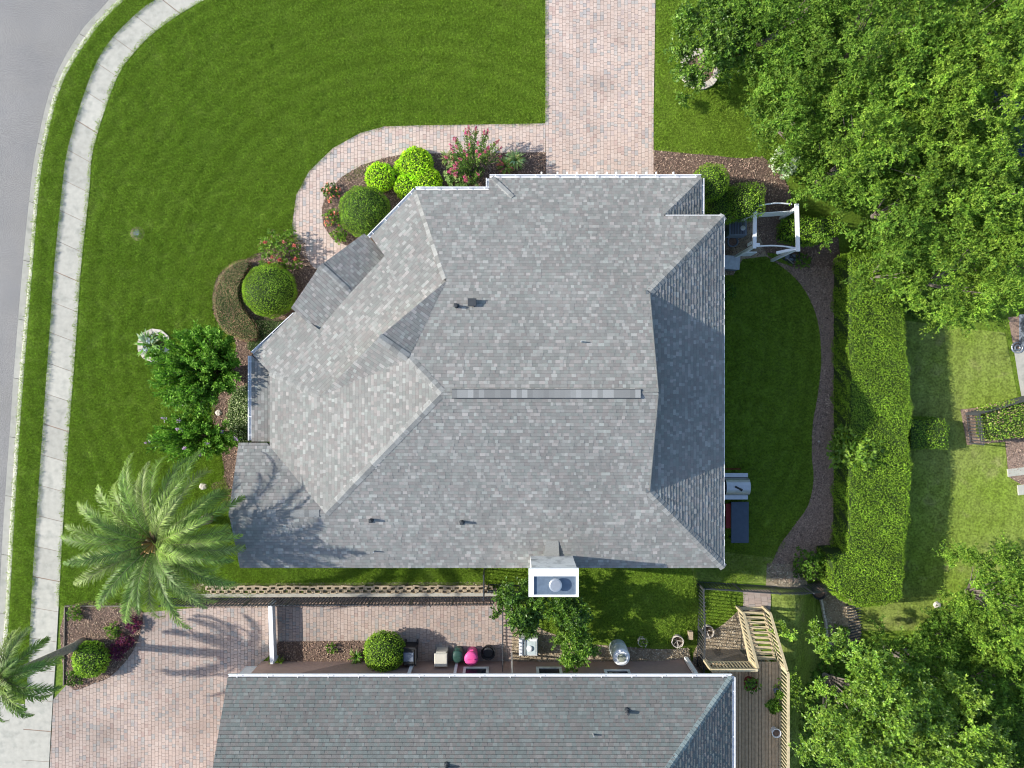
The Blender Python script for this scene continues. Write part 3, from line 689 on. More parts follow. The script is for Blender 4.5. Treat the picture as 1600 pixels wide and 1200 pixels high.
# ridge vent: raised strip of cap shingles over a dark slot
v0, v1 = P(706, 619, 6.16), P(1001, 617, 6.16)
rv = MB(); rv.box(((v0.x + v1.x) / 2, -.36, 6.12), (v1.x - v0.x, .36, .06)); rv = rv.build('ridge_vent', M['darkvent'], house)
k = int((v1.x - v0.x) / .2)
vm = MB()
for j, (ya, yb, zz) in enumerate(((-.545, -.36, .035), (-.36, -.175, .035))): pass
for i in range(k):
    xx = v0.x + i * (v1.x - v0.x) / k; ww = (v1.x - v0.x) / k; sh = random.choice([.17, .20, .225, .19, .27]); mb = MB()
    mb.box((xx + ww / 2, -.36, 6.165), (ww * 1.0, .31, .02), tint=(sh, sh * 1.02, sh * .99)).build('vent_cap', M['shingle'], rv)
def vent(px, py, zplane, kind, parent=house):
    q = P(px, py, 4); 
    for _ in range(6): q = P(px, py, ZP(zplane, q.x, q.y))
    mb = MB()
    if kind == 'box':
        mb.box(q + Vector((0, 0, .1)), (.3, .26, .22), bev=.04); mb.box(q + Vector((0, 0, .22)), (.34, .3, .03), bev=.01)
    elif kind == 'pipe':
        mb.lathe(q, [(.14, -.06), (.11, .02), (.07, .05), (.055, .28), (.05, .3)], n=12); mb.box(q + Vector((-.04, 0, .01)), (.1, .26, .06))
    else:
        mb.lathe(q, [(.05, -.04), (.03, .02), (.025, .22)], n=8)
    mb.build('roof_vent', M['darkvent'] if kind != 'thin' else M['steel'], parent)
vent(713, 479, Ng, 'pipe'); vent(738, 473, Ng, 'box'); vent(908, 534, Ng, 'thin'); vent(580, 812, Sg, 'pipe'); vent(722, 815, Sg, 'pipe'); vent(585, 861, Sg, 'thin')
# gutters with hangers
def gutter(parent, a, b, out, wd=.13, hang=1.0, m='white', inner=True):
    a, b, out = Vector(a), Vector(b), Vector(out).normalized(); mb = MB()
    d = (b - a).normalized()
    mb.bar(a + out * wd + Vector((0, 0, -.03)), b + out * wd + Vector((0, 0, -.03)), .03, .12)
    mb.bar(a + out * (wd / 2) + Vector((0, 0, -.10)), b + out * (wd / 2) + Vector((0, 0, -.10)), wd, .012)
    mb.bar(a + out * .012 + Vector((0, 0, -.05)), b + out * .012 + Vector((0, 0, -.05)), .012, .11)
    g = mb.build('gutter', M[m], parent)
    L = (b - a).length; k = max(1, int(L / hang))
    for i in range(k + 1):
        q = a + d * (L * (i + .3) / (k + .6)); MB().box(q + out * (wd / 2) + Vector((0, 0, .025)), (.03, wd + .03, .02), axes=(d, out, Vector((0, 0, 1)))).build('gutter_hanger', M[m], g)
    return g
gutter(house, (-.957, 8.81, 2.27), (8.09, 8.81, 2.27), (0, 1, 0), hang=.9)
gutter(house, (8.10, 8.8, 2.27), (8.10, 7.1, 2.27), (1, 0, 0), wd=.10, hang=.9)
gutter(house, (-4.10, 8.222, 2.5), (-.97, 8.222, 2.5), (0, 1, 0), hang=.75)
gutter(house, (-.97, 8.81, 2.27), (-.97, 8.3, 2.27), (-1, 0, 0), hang=.9)
dd = Vector((-1, 1, 0)).normalized()
gutter(house, Vector((*E0, 2.44)) + dd * .01, P(578, 372, 2.5) + dd * .01, dd, hang=.85)
gutter(house, P(462, 492, 2.46), Vector((*Lc, 2.43)) + dd * .01, dd, hang=.85)
gutter(house, (-11.07, 1.2, 2.45), (-11.07, -2.4, 2.45), (-1, 0, 0), hang=.9)
# white drip edges where there is no gutter
de = MB(); de.bar((8.842, 7.02, 3.02), (8.842, -7.66, 3.02), .022, .1)
de.bar((6.4, 7.03, 3.02), (8.83, 7.03, 3.02), .03, .1); de.build('drip_edge', M['trim'], house)
rk = MB(); rk.bar((5.455, 3.6, 4.45), (5.455, -.32, 6.10), .025, .12); rk.bar((5.455, -4.24, 4.45), (5.455, -.32, 6.10), .025, .12); rk.build('rake_trim', M['cap'], house)
for px in (846, 871, 886, 901, 917, 932, 948, 963, 979, 994, 1010, 1025, 1052):
    q = P(px, 272, 2.1); MB().box((q.x, 8.86, 2.1), (.06, .5, .12)).build('rafter_tail', M['trim'], house)
# chimney
cz = 5.35
chm = MB(); chm.prism([(.75, -8.1), (2.50, -8.1), (2.50, -7.09), (.75, -7.09)], -.1, cz - .12); chm = chm.build('chimney', M['stucco_white'], house)
cp = MB()
x0, x1, y0, y1 = .64, 2.56, -8.17, -7.08
cp.box(((x0 + x1) / 2, y0 + .04, cz - .06), (x1 - x0, .08, .14)); cp.box(((x0 + x1) / 2, y1 - .15, cz - .06), (x1 - x0, .30, .14))
cp.box((x0 + .10, (y0 + y1) / 2 - .11, cz - .06), (.20, y1 - y0 - .385, .139)); cp.box((x1 - .05, (y0 + y1) / 2 - .11, cz - .06), (.10, y1 - y0 - .385, .139))
cp.build('chimney_parapet', M['trim'], chm)
MB().box(((x0 + x1) / 2, (y0 + y1) / 2, cz - .075), (x1 - x0 - .14, y1 - y0 - .14, .03)).build('chimney_pan', mat('pan_metal', (.115, .155, .205), rough=.5), chm)
fc = P(868, 915, cz + .2); MB().lathe((fc.x, fc.y, cz - .12), [(.17, 0), (.17, .22), (.25, .23), (.25, .29), (.2, .31)], n=24).build('flue_cap', M['steel'], chm)
ck = MB(); ck.poly([(1.3, -7.08, 3.42), (1.95, -7.08, 3.42), (1.9, -6.4, 3.60), (1.4, -6.4, 3.60)]); ck.build('chimney_cricket', M['cap'], house)

# ---------------------------------------------------------------- the neighbouring house
h2 = empty('house', (0, -15, 0), 'neighbouring house with a green grey shingle roof and pink stucco wall', 'house')
q = .5; N2 = (0, -q, 2.9 + q * -12.3); E2 = (-q, 0, 2.9 + q * 9.2)
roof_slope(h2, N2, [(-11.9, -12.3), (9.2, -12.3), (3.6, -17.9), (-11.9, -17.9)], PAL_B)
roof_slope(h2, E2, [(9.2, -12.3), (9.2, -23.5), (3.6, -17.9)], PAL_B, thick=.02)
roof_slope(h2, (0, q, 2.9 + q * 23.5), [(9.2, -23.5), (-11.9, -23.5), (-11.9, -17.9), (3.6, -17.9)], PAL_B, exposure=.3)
caps(h2, C(E2, 9.2, -12.3), C(E2, 3.6, -17.9), CAPM2, step=.16)
wb = MB(); wb.prism([(-11.5, -12.74), (8.2, -12.74), (8.75, -13.3), (8.75, -23), (-11.5, -23)], T, 2.85); wb.build('wall', M['stucco_pink'], h2)
gutter(h2, (-11.9, -12.29, 2.86), (9.22, -12.29, 2.86), (0, 1, 0), hang=1.3, wd=.11); gutter(h2, (9.215, -12.29, 2.86), (9.215, -23, 2.86), (1, 0, 0), hang=2)
def vent2(px, py, kind): vent(px, py, N2, kind, h2)
vent2(980, 1111, 'pipe'); vent2(927, 1147, 'thin'); vent2(698, 1196, 'pipe')
def win(x0, x1, y=-12.74, z0=.9, z1=2.3, fr=True):
    f = MB()
    t = .12; yy = y + .025
    f.box(((x0 + x1) / 2, yy, z0 - t / 2), (x1 - x0 + 2 * t, .07, t)); f.box(((x0 + x1) / 2, yy, z1 + t / 2), (x1 - x0 + 2 * t, .05, t))
    f.box((x0 - t / 2, yy, (z0 + z1) / 2), (t, .05, z1 - z0)); f.box((x1 + t / 2, yy, (z0 + z1) / 2), (t, .05, z1 - z0))
    o = f.build('window', M['stucco_white'], h2)
    MB().box(((x0 + x1) / 2, y + .012, (z0 + z1) / 2), (x1 - x0 - .002, .02, z1 - z0 - .002)).build('pane', M['glass'], o)
    MB().box(((x0 + x1) / 2, y + .03, (z0 + z1) / 2), (x1 - x0, .02, .04)).build('muntin', M['trim'], o)
win(-2.05, -1.15); win(1.2, 2.1); win(4.2, 5.1, z0=1.2); 
for a, b in ((380, 420),):
    MB().box(G(400, 1046) + Vector((0, .1, .5)), (.9, .12, 1.0)).build('wall_return', M['trim'], h2)
MB().box((-4.5, -12.66, 1.2), (.14, .1, 2.5)).build('downspout', M['white'], h2)
MB().box((-2.5, -12.66, 1.2), (.12, .1, 2.5)).build('downspout', M['white'], h2)
MB().box((8.0, -12.62, 1.3), (.16, .16, 2.6)).build('corner_post', M['trim'], h2)
MB().tube([(.0, -12.35, 0), (.0, -12.35, 2.4)], .045, n=8).build('vent_pipe', M['steel'], h2)

# far roof peeping through the trees at the right, and its patio
h3 = empty('house', (26, 10, -DROP), 'dark slate blue roofed building glimpsed through the trees at the right edge', 'house')
e = [P(1577, 205, 1.2), P(1600, 262, 1.2), P(1680, 300, 1.2), P(1680, 150, 1.2)]
ed_ = (e[1] - e[0]).normalized(); pr_ = Vector((-ed_.y, ed_.x, 0)); pr_ = pr_ if pr_.x > 0 else -pr_; gz3 = (.35 * pr_.x, .35 * pr_.y, 1.2 - .35 * (pr_.x * e[0].x + pr_.y * e[0].y))
e = [e[0], e[1], e[1] + ed_ * 2 , e[1] + ed_ * 2 + pr_ * 4.5, e[0] - ed_ * 3 + pr_ * 4.5, e[0] - ed_ * 3]
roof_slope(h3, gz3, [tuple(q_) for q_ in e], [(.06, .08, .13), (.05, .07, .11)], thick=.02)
MB().prism([(P(1590, 215, 0).x, 9.5), (30, 9.5), (30, 12.5), (P(1590, 215, 0).x, 12.5)], -DROP, 1.1).build('wall', M['stucco'], h3)
tag(drape(px_poly([(1548, 215), (1700, 215), (1700, 330), (1548, 300)]), .04).build('patio', mat('patio_paving', (.10, .10, .11))), 'dark patio floor beside the slate roofed building', kind='structure')
tag(drape(px_poly([(1583, 545), (1700, 540), (1700, 622), (1596, 624), (1590, 590)]), .04).build('pool_deck', M['concrete']), 'pale concrete terrace at the right edge', kind='structure')
tag(drape(px_poly([(1574, 496), (1700, 480), (1700, 545), (1583, 545)]), .05).build('dark_terrace', M['path_soil']), 'speckled dark terrace strip above the pale concrete', kind='structure')
o = MB(); o.box(G(1603, 517) + Vector((0, 0, .3)), (.75, 1.6, .6), bev=.05); o.box(G(1603, 517) + Vector((0, 0, .63)), (.45, 1.2, .05)); o = o.build('planter_box', M['blue_grey']); tag(o, 'pale blue raised tub cut off by the right edge', 'tub')
o = MB(); c_ = G(1588, 543); o.tube([c_ + Vector((.26 * math.cos(a), .26 * math.sin(a), .06)) for a in np.linspace(0, 6.283, 25)], .045, n=6, cap=False); o.tube([c_ + Vector((.13 * math.cos(a), .13 * math.sin(a), .09)) for a in np.linspace(0, 6.283, 19)], .035, n=6, cap=False)
tag(o.build('coiled_hose', M['steel']), 'coiled pale hose on the corner of the concrete terrace', 'hose')
for i, (px, py, sx, sy, rz, lab) in enumerate([(1589, 737, 1.0, .38, .12, 'long white stepping slab lying by the right edge'), (1597, 765, .5, .5, .1, 'square white stepping slab below the long one')]):
    o = MB().box(G(px, py) + Vector((0, 0, .03)), (sx, sy, .08), rot=rz, bev=.01); tag(o.build('stepping_slab', M['curb_top']), lab, 'paving slab', 'white slabs by the right edge')

# ---------------------------------------------------------------- fences
def bars_mesh(name, size, m, bev=0):
    me = MB().box((0, 0, size[2] / 2), size); x = bpy.data.meshes.new(name); x.from_pydata(me.v, [], me.f); x.materials.append(m); x.update(); return x
PICK = bars_mesh('picket', (.036, .036, 1.2), M['blackmetal'])
def metal_fence(a, b, lab, hgt=1.25, spacing=.15, bays=1.85, group=None, drop=None):
    a = Vector(a); b = Vector(b); a.z = T(a.x, a.y); b.z = T(b.x, b.y)
    f = empty('metal_fence', a, lab, 'fence', group); d = (b - a); L = d.length; d.normalize(); k = max(1, round(L / bays))
    for i in range(k + 1):
        q = a + (b - a) * i / k; z = T(q.x, q.y); MB().box((q.x, q.y, z + hgt / 2), (.055, .055, hgt + .04)).build('post', M['blackmetal'], f)
    for i in range(k):
        q0 = a + (b - a) * i / k; q1 = a + (b - a) * (i + 1) / k; q0.z = T(q0.x, q0.y); q1.z = T(q1.x, q1.y)
        for hz in (.12, hgt - .18, hgt - .03): MB().bar(q0 + Vector((0, 0, hz)), q1 + Vector((0, 0, hz)), .028, .03).build('rail', M['blackmetal'], f)
    n = int(L / spacing)
    for i in range(1, n):
        q = a + (b - a) * i / n; o = bpy.data.objects.new('picket', PICK); o.parent = f; COL.objects.link(o); o.location = (q.x - a.x, q.y - a.y, T(q.x, q.y) - a.z + .05); o.rotation_euler = (0, 0, math.atan2(d.y, d.x))
    return f
metal_fence(G(270, 934), G(772, 932), 'long black picket fence above the neighbour\'s paver side yard')
metal_fence(G(757, 888), G(757, 924), 'short black gate section running up to the house left of the chimney')
metal_fence(G(764, 912), G(822, 914), 'short black fence between the side gate and the chimney')
metal_fence(G(786, 940), G(786, 1046), 'black fence between the paved side yard and the pink wall tree', bays=1.6)
metal_fence(G(1088, 908), G(1294, 908), 'black picket fence along the top of the stair yard', hgt=1.35)
metal_fence(G(1088, 910), G(1088, 1042), 'black picket fence on the left side of the stair yard', hgt=1.35)
metal_fence(G(1508, 645), G(1600, 618), 'dark metal fence behind the clipped hedge at the right edge', hgt=1.1, spacing=.16)
metal_fence(G(1508, 647), G(1514, 692), 'dark metal fence end turning down beside the clipped hedge', hgt=1.1, spacing=.16)
# white low vinyl fence seen edge-on
wf = empty('vinyl_fence', G(433, 985), 'narrow white vinyl fence panel crossing the side yard', 'fence')
a, b = G(430, 938), G(433, 1026)
for i in range(18):
    q0 = a.lerp(b, i / 18); q1 = a.lerp(b, (i + .94) / 18); MB().bar(q0 + Vector((0, 0, .35)), q1 + Vector((0, 0, .35)), .035, .55, up=(0, 0, 1)).build('board', M['trim'], wf)
MB().bar(a + Vector((0, 0, .66)), b + Vector((0, 0, .66)), .19, .06).build('top_rail', M['white'], wf)
for q0 in (a, b): MB().box(q0 + Vector((0, 0, .36)), (.13, .13, .74), bev=.02).build('post', M['white'], wf)
# planter-block retaining wall
rw = empty('retaining_wall', G(560, 920), 'low retaining wall of two rows of tan planter blocks', 'wall')
def ublock():
    mb = MB(); mb.box((0, .06, .05), (.36, .07, .1)); mb.box((-.14, -.03, .05), (.07, .11, .1)); mb.box((.14, -.03, .05), (.07, .11, .1)); mb.box((0, -.10, .05), (.20, .04, .1))
    me = bpy.data.meshes.new('block'); me.from_pydata(mb.v, [], mb.f); me.materials.append(M['block']); me.update(); return me
UB = ublock()
for r in range(2):
    for i in range(36):
        q = G(330 + i * 12.4 + r * 6, 917 + r * 5.5 - i * .03); o = bpy.data.objects.new('block', UB); o.parent = rw; COL.objects.link(o)
        o.location = (q.x - rw.location.x, q.y - rw.location.y + random.uniform(-.02, .02), .13 - r * .09); o.rotation_euler = (0, 0, random.uniform(-.12, .12))
cb = MB().bar(G(300, 930) + Vector((0, 0, .03)), G(782, 928) + Vector((0, 0, .03)), .16, .1); cb.build('footing', M['concrete'], rw)

# ---------------------------------------------------------------- deck and stairs
dk = empty('wooden_deck', (10.9, -15, 0), 'wooden deck with railings and a flight of stairs down to the yard', 'deck')
DZ = 1.15
for i in range(21):
    xa = 8.86 + i * .148
    MB().box((xa + .07, (-12.33 - 21) / 2, DZ - .02 + random.uniform(-.003, .003)), (.126, 8.67, .035)).build('plank', M['deckwood'], dk)
MB().box((10.4, -16.8, DZ - .22), (3.0, 8.5, .3)).build('joists', M['soil'], dk)
for x in (9.4, 10.6, 11.8):
    for y in (-12.8, -15, -18): MB().box((x, y, DZ / 2 - .7), (.12, .12, 2.0)).build('deck_post', M['wood'], dk)
NS = 11
for i in range(NS):
    MB().box((11.17, -12.3 + .17 * (i + .5), DZ - .163 * (i + 1)), (1.08, .135, .035)).build('tread', M['wood'], dk)
for x in (10.6, 11.74): MB().bar((x, -12.33, DZ - .2), (x, -10.45, -.62), .05, .22).build('stringer', M['wood'], dk)
def railing(a, b, hgt=1.0, n=16, wid=.115):
    a = Vector(a); b = Vector(b); up = Vector((0, 0, 1))
    MB().bar(a + up * hgt, b + up * hgt, wid, .04).build('top_rail', M['wood'], dk); MB().bar(a + up * .12, b + up * .12, .04, .08).build('bottom_rail', M['wood'], dk)
    for i in range(n):
        q = a.lerp(b, (i + .5) / n); MB().box(q + up * (hgt / 2 + .05), (.045, .045, hgt - .14)).build('baluster', M['wood'], dk)
    for q in (a, b): MB().box(q + up * (hgt / 2 - .04), (.1, .1, hgt + .02)).build('newel_post', M['wood'], dk)
railing((8.55, -12.28, DZ), (10.55, -12.28, DZ), n=14)
railing((10.56, -12.2, DZ), (10.54, -10.45, -.66), n=12)
railing((11.80, -12.28, DZ), (11.76, -10.45, -.66), n=12)
railing((11.86, -12.42, DZ), (11.86, -19.5, DZ), n=44)
MB().box((9.7, -12.45, DZ / 2 - .3), (1.85, .05, DZ + .5)).build('shade_skirt', M['bark'], dk)  # dark panel added for the shadow area below the deck railing

# ---------------------------------------------------------------- vegetation generators
def unit(a): return a / np.maximum(1e-9, np.linalg.norm(a, axis=-1, keepdims=True))
def leaf_quads(Cn, D, Up, L, W_, fold=.0):
    """rhombus leaves: base at Cn, axis D, face towards Up"""
    S = unit(np.cross(D, Up)); L = np.broadcast_to(np.asarray(L, float), (len(Cn),))[:, None]; W_ = np.broadcast_to(np.asarray(W_, float), (len(Cn),))[:, None]
    m = Cn + D * L * .45; n_ = unit(np.cross(S, D))
    return np.stack([Cn, m + S * W_ * .5 + n_ * W_ * fold, Cn + D * L, m - S * W_ * .5 + n_ * W_ * fold], 1)
def rdir(n): return unit(rng.normal(size=(n, 3)))
def pick(cols, n, v=.22):
    p_ = np.array(cols); return p_[rng.integers(0, len(p_), n)] * rng.uniform(1 - v, 1 + v, (n, 1))
GREEN = [(.088, .172, .018), (.112, .20, .022), (.065, .136, .015), (.14, .225, .028)]
YGREEN = [(.15, .245, .025), (.125, .215, .020), (.19, .28, .035), (.10, .18, .018)]
DGREEN = [(.05, .11, .012), (.07, .145, .015), (.038, .085, .012), (.09, .165, .016)]
HEDGE = [(.12, .205, .014), (.095, .175, .013), (.15, .235, .02), (.075, .145, .012), (.11, .19, .014), (.13, .21, .016)]
def rosettes(centers, axes, k, L, wr, cols, spread=.9, tint_v=.2):
    n = len(centers); C_ = np.repeat(centers, k, 0); A = np.repeat(axes, k, 0)
    d = unit(A * rng.uniform(.05, .8, (n * k, 1)) + rdir(n * k) * spread)
    L_ = L * rng.uniform(.65, 1.25, n * k)
    up = unit(A + rdir(n * k) * .45 + np.array([0, 0, .5]))
    base = pick(cols, n, tint_v); t = np.repeat(base, k, 0) * rng.uniform(.85, 1.15, (n * k, 1))
    return leaf_quads(C_, d, up, L_, L_ * wr, .08), t
def tree(px, py, z_top, Rr, z_mid, cols, lab, n_cl=None, leaf=.102, group=None, m='leaf', seed=0, trunk_r=.14, dens=1., squash=1., wr=.46, cl_r=(.38, .72)):
    """broadleaf tree: trunk, limbs to the clumps, crown of leaf rosettes"""
    c = P(px, py, z_mid); tx, ty = (c.x * 1.09, c.y * 1.07) if Rr > 1.5 and c.x > 11 else (c.x, c.y); gz = T(tx, ty); root = empty('broadleaf_tree', (c.x, c.y, gz), lab, 'tree', group)
    g = np.random.default_rng(seed + 11); n_cl = n_cl or int(14 * Rr * Rr)
    ph = g.uniform(0, 6.28, 4)
    an = g.uniform(0, 6.283, n_cl); u = np.sqrt(g.uniform(0, 1, n_cl)); lim = Rr * (1 + .12 * np.sin(3 * an + ph[0]) + .10 * np.sin(5 * an + ph[1]) + .07 * np.sin(8 * an + ph[2]))
    r = u * lim * .93; zz = z_mid + (z_top - z_mid) * np.sqrt(np.maximum(0, 1 - (r / (Rr * 1.15)) ** 2)) * g.uniform(.45, 1.05, n_cl) - g.uniform(0, .5, n_cl) * (r / Rr)
    low = g.random(n_cl) < .22; zz[low] -= (z_top - z_mid) * .6
    cc = np.stack([c.x + r * np.cos(an), c.y + squash * r * np.sin(an), zz], 1); rc = g.uniform(*cl_r, n_cl)
    tb = MB(); lean = Vector((g.uniform(-.3, .3), g.uniform(-.3, .3), 0)); topc = Vector((c.x, c.y, gz)) * .0 + Vector((c.x + lean.x, c.y + lean.y, gz + (z_mid - gz) * .42))
    tb.tube([(tx, ty, gz - .1), (tx * .6 + topc.x * .4, ty * .6 + topc.y * .4, gz + (z_mid - gz) * .25), topc], [trunk_r * 1.35, trunk_r, trunk_r * .85], n=9); tb.build('trunk', M['bark'], root, smooth=True)
    lb = MB()
    for i in g.permutation(n_cl)[:max(8, n_cl // 7)]:
        e_ = Vector(cc[i]); mid = topc.lerp(e_, .5) + Vector((g.uniform(-.2, .2), g.uniform(-.2, .2), .25))
        lb.tube([topc, mid, e_ + Vector((0, 0, rc[i] * .25))], [trunk_r * .32, trunk_r * .16, trunk_r * .05], n=5, cap=False)
    lb.build('branches', M['bark'], root)
    # every clump is a spray of twigs fanning outwards, leaves set along them
    ntw = np.maximum(7, (14.5 * dens * (rc / .55) ** 1.6)).astype(int); ci = np.repeat(np.arange(n_cl), ntw); nt_ = len(ci)
    out_ = cc - np.array([c.x, c.y, z_mid - 1.0]); out_ = unit(out_)
    td = unit(rdir(nt_) * 1.0 + out_[ci] * .55 + np.array([0, 0, .35])); td[:, 2] = np.where(td[:, 2] < -.3, -td[:, 2], td[:, 2])
    tl_ = rc[ci] * rng.uniform(.55, 1.45, nt_); KK = 7
    f_ = np.tile(np.linspace(.25, 1., KK), nt_); ti = np.repeat(np.arange(nt_), KK)
    pos = cc[ci[ti]] + td[ti] * (tl_[ti] * f_)[:, None] * np.array([1, 1, .7]) - np.array([0, 0, .18]) * (f_ ** 2)[:, None] + rng.normal(0, .035, (len(ti), 3))
    clt = (rng.uniform(.74, 1.2, n_cl)[ci] * rng.uniform(.85, 1.15, nt_))[ti]
    V, t = rosettes(pos, unit(td[ti] * .8 + np.array([0, 0, .5])), 5, leaf, wr, cols, spread=.75)
    t = t * np.repeat(clt, 5)[:, None]
    quads_obj('crown', V, t, M[m], root, root.location)
    return root
def shell_shrub(name, surf_p, surf_n, cols, leaf, parent, m='hedgeleaf', wr=.55, jit=.6, outn=.03, comp='foliage'):
    n = len(surf_p); d = unit(surf_n * .55 + rdir(n) * .9); up = unit(surf_n + rdir(n) * jit)
    L_ = leaf * rng.uniform(.6, 1.3, n); V = leaf_quads(surf_p + surf_n * rng.uniform(-.06, outn, n)[:, None], d, up, L_, L_ * wr, .06)
    lump = .92 + .10 * np.sin(surf_p[:, 0] * 5.1 + 1) * np.sin(surf_p[:, 1] * 4.3) + .09 * np.sin(surf_p[:, 0] * 1.7 + surf_p[:, 1] * 2.3 + surf_p[:, 2]) + .05 * np.sin(surf_p[:, 1] * 9.1 + surf_p[:, 0] * 3) + rng.normal(0, .03, n)
    return quads_obj(comp, V, pick(cols, n, .28) * lump[:, None], M[m], parent, parent.location)
def ball(px, py, r_px, hgt, lab, cols=HEDGE, leaf=.055, dens=1100, sx=1., sy=1., name='ball_shrub', group=None, box=0., zb=0):
    zc = hgt * .55; c = P(px, py, zc + T(*G2(px, py))); gz = T(c.x, c.y); c = P(px, py, gz + zc); r = r_px * (H - gz - zc) / F
    root = empty(name, (c.x, c.y, gz), lab, 'shrub', group)
    n = int(4 * math.pi * r * r * .8 * dens); d = rdir(n); d[:, 2] = d[:, 2] * 1.0; d = d[d[:, 2] > -.55]; n = len(d)
    e_ = 2.0 if not box else box
    k = (np.abs(d[:, 0]) ** e_ + np.abs(d[:, 1]) ** e_ + np.abs(d[:, 2]) ** e_) ** (-1 / e_)
    pp = d * k[:, None]; nn = unit(np.sign(pp) * np.abs(pp) ** (e_ - 1))
    hz = (hgt - zc)
    lump = 1 + .045 * np.sin(d[:, 0] * 7 + px) * np.sin(d[:, 1] * 6 + 2) + .02 * np.sin(d[:, 2] * 11 + 5 * d[:, 0])
    S3 = np.array([r * sx, r * sy, hz]); sp = pp * S3 * lump[:, None] + np.array([c.x, c.y, gz + zc]); nn = unit(nn / S3)
    shell_shrub(name, sp, nn, cols, leaf, root)
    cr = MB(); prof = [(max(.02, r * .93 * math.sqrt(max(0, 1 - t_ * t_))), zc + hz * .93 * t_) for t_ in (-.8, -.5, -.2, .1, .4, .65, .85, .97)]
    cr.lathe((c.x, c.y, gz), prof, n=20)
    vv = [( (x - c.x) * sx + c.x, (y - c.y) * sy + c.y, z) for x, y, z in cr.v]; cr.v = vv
    cr.build('shade_core', M['core'], root)  # solid dark filler, shade between the leaves painted in
    MB().tube([(c.x, c.y, gz), (c.x, c.y, gz + zc)], .06).build('trunk', M['bark'], root)
    return root
def hedge(poly_top, z1, z0, lab, cols=HEDGE, leaf=.08, dens=520, wavy=.05, name='clipped_hedge', group=None, top_cols=None):
    """poly_top in world xy"""
    rg = Region(poly_top); root = empty(name, (sum(q_[0] for q_ in rg.p) / len(rg.p), sum(q_[1] for q_ in rg.p) / len(rg.p), z0), lab, 'hedge', group)
    n = int((rg.x1 - rg.x0) * (rg.y1 - rg.y0) * dens); X = rng.uniform(rg.x0, rg.x1, n); Y = rng.uniform(rg.y0, rg.y1, n)
    k = np.array([inside(rg.p, a_, b_) for a_, b_ in zip(X, Y)], bool); X, Y = X[k], Y[k]
    Z = z1 + wavy * np.sin(X * 2.3 + 1) * np.sin(Y * 1.9) + wavy * .6 * np.sin(X * 6 + Y * 5) + rng.normal(0, .025, len(X))
    p_ = [np.stack([X, Y, Z], 1)]; nn = [np.tile([0, 0, 1.], (len(X), 1))]
    m_ = len(rg.p)
    for i in range(m_):
        a_, b_ = np.array(rg.p[i - 1]), np.array(rg.p[i]); L = np.linalg.norm(b_ - a_); kk = int(L * (z1 - z0) * dens * .8)
        t_ = rng.uniform(0, 1, kk); q_ = a_ + (b_ - a_) * t_[:, None]; no = np.array([(b_ - a_)[1], -(b_ - a_)[0]]) / max(L, 1e-6)
        zz = rng.uniform(z0, z1, kk); bul = (.07 * np.sin(q_[:, 1] * 2.7 + q_[:, 0]) + .05 * np.sin(q_[:, 1] * 7 + zz * 5)) * (1 if wavy > .03 else .3)
        p_.append(np.column_stack([q_ + no * bul[:, None], zz])); nn.append(np.tile([no[0], no[1], .25], (kk, 1)))
    sp = np.concatenate(p_); sn = unit(np.concatenate(nn))
    shell_shrub(name, sp, sn, cols, leaf, root, outn=.06, jit=.75)
    cx, cy = root.location.x, root.location.y
    cr = MB(); cr.prism([(x + (cx - x) * .02, y + (cy - y) * .02) for x, y in rg.p], z0, z1 - .07); cr.build('shade_core', M['core'], root)  # solid dark filler painted as the hedge's shaded inside
    return root

# ---------------------------------------------------------------- hedges and clipped shrubs
zt = -.7
hp = [P(*q_, zt) for q_ in [(1331, 395), (1330, 560), (1331, 700), (1329, 868), (1301, 870), (1302, 905), (1312, 930), (1340, 948), (1385, 945), (1409, 932), (1412, 860), (1420, 790), (1422, 740), (1419, 680), (1424, 640), (1416, 560), (1412, 505), (1400, 420), (1395, 395)]]
hedge([(q_.x, q_.y) for q_ in hp], zt, -DROP, 'long tall clipped hedge down the right side, lit on its top', leaf=.062, wavy=.04, dens=1000)
hq = [P(*q_, -1.6) for q_ in [(1424, 657), (1475, 655), (1481, 668), (1480, 698), (1424, 702)]]
hedge([(q_.x, q_.y) for q_ in hq], -1.6, -DROP, 'short hedge stub shaded beside the tall hedge', leaf=.07, cols=DGREEN + HEDGE)
hq = [P(*q_, -1.5) for q_ in [(1546, 640), (1600, 629), (1690, 612), (1690, 668), (1600, 684), (1555, 688), (1546, 680)]]
hedge([(q_.x, q_.y) for q_ in hq], -1.5, -DROP, 'bright clipped hedge with bare twigs inside the dark metal fence', leaf=.075, cols=YGREEN + [(.22, .15, .1)])
hq = [P(*q_, .9) for q_ in [(1250, 330), (1335, 330), (1340, 350), (1300, 362), (1255, 352)]]
hedge([(q_.x, q_.y) for q_ in hq], -.4, -DROP, 'small hedge under the trees right of the white arbor', leaf=.08)
ball(570, 331, 39, 1.75, 'larger dark green ball shrub touching the diagonal eave', cols=HEDGE + DGREEN)
ball(421, 454, 41, 1.6, 'round green ball shrub inside the reddish crescent hedge', cols=HEDGE)
ball(1109, 286, 26, 2.3, 'rounded green shrub at the upper right roof corner', cols=HEDGE, box=2.5)
ball(1162, 317, 25, 2.25, 'boxy bright green shrub left of the white arbor', cols=HEDGE + YGREEN, box=5, sx=1.0, sy=1.0)
ball(1124, 322, 27, 1.5, 'shaded green shrub between its two lit neighbours', cols=HEDGE, box=4)
ball(601, 1018, 31, 1.5, 'round shrub with bright new leaves beside the black cart', cols=HEDGE + YGREEN, leaf=.075, dens=750)
ball(142, 1030, 27, .9, 'bright leafy round shrub in the bed by the sidewalk', cols=YGREEN + HEDGE, leaf=.10, dens=480)
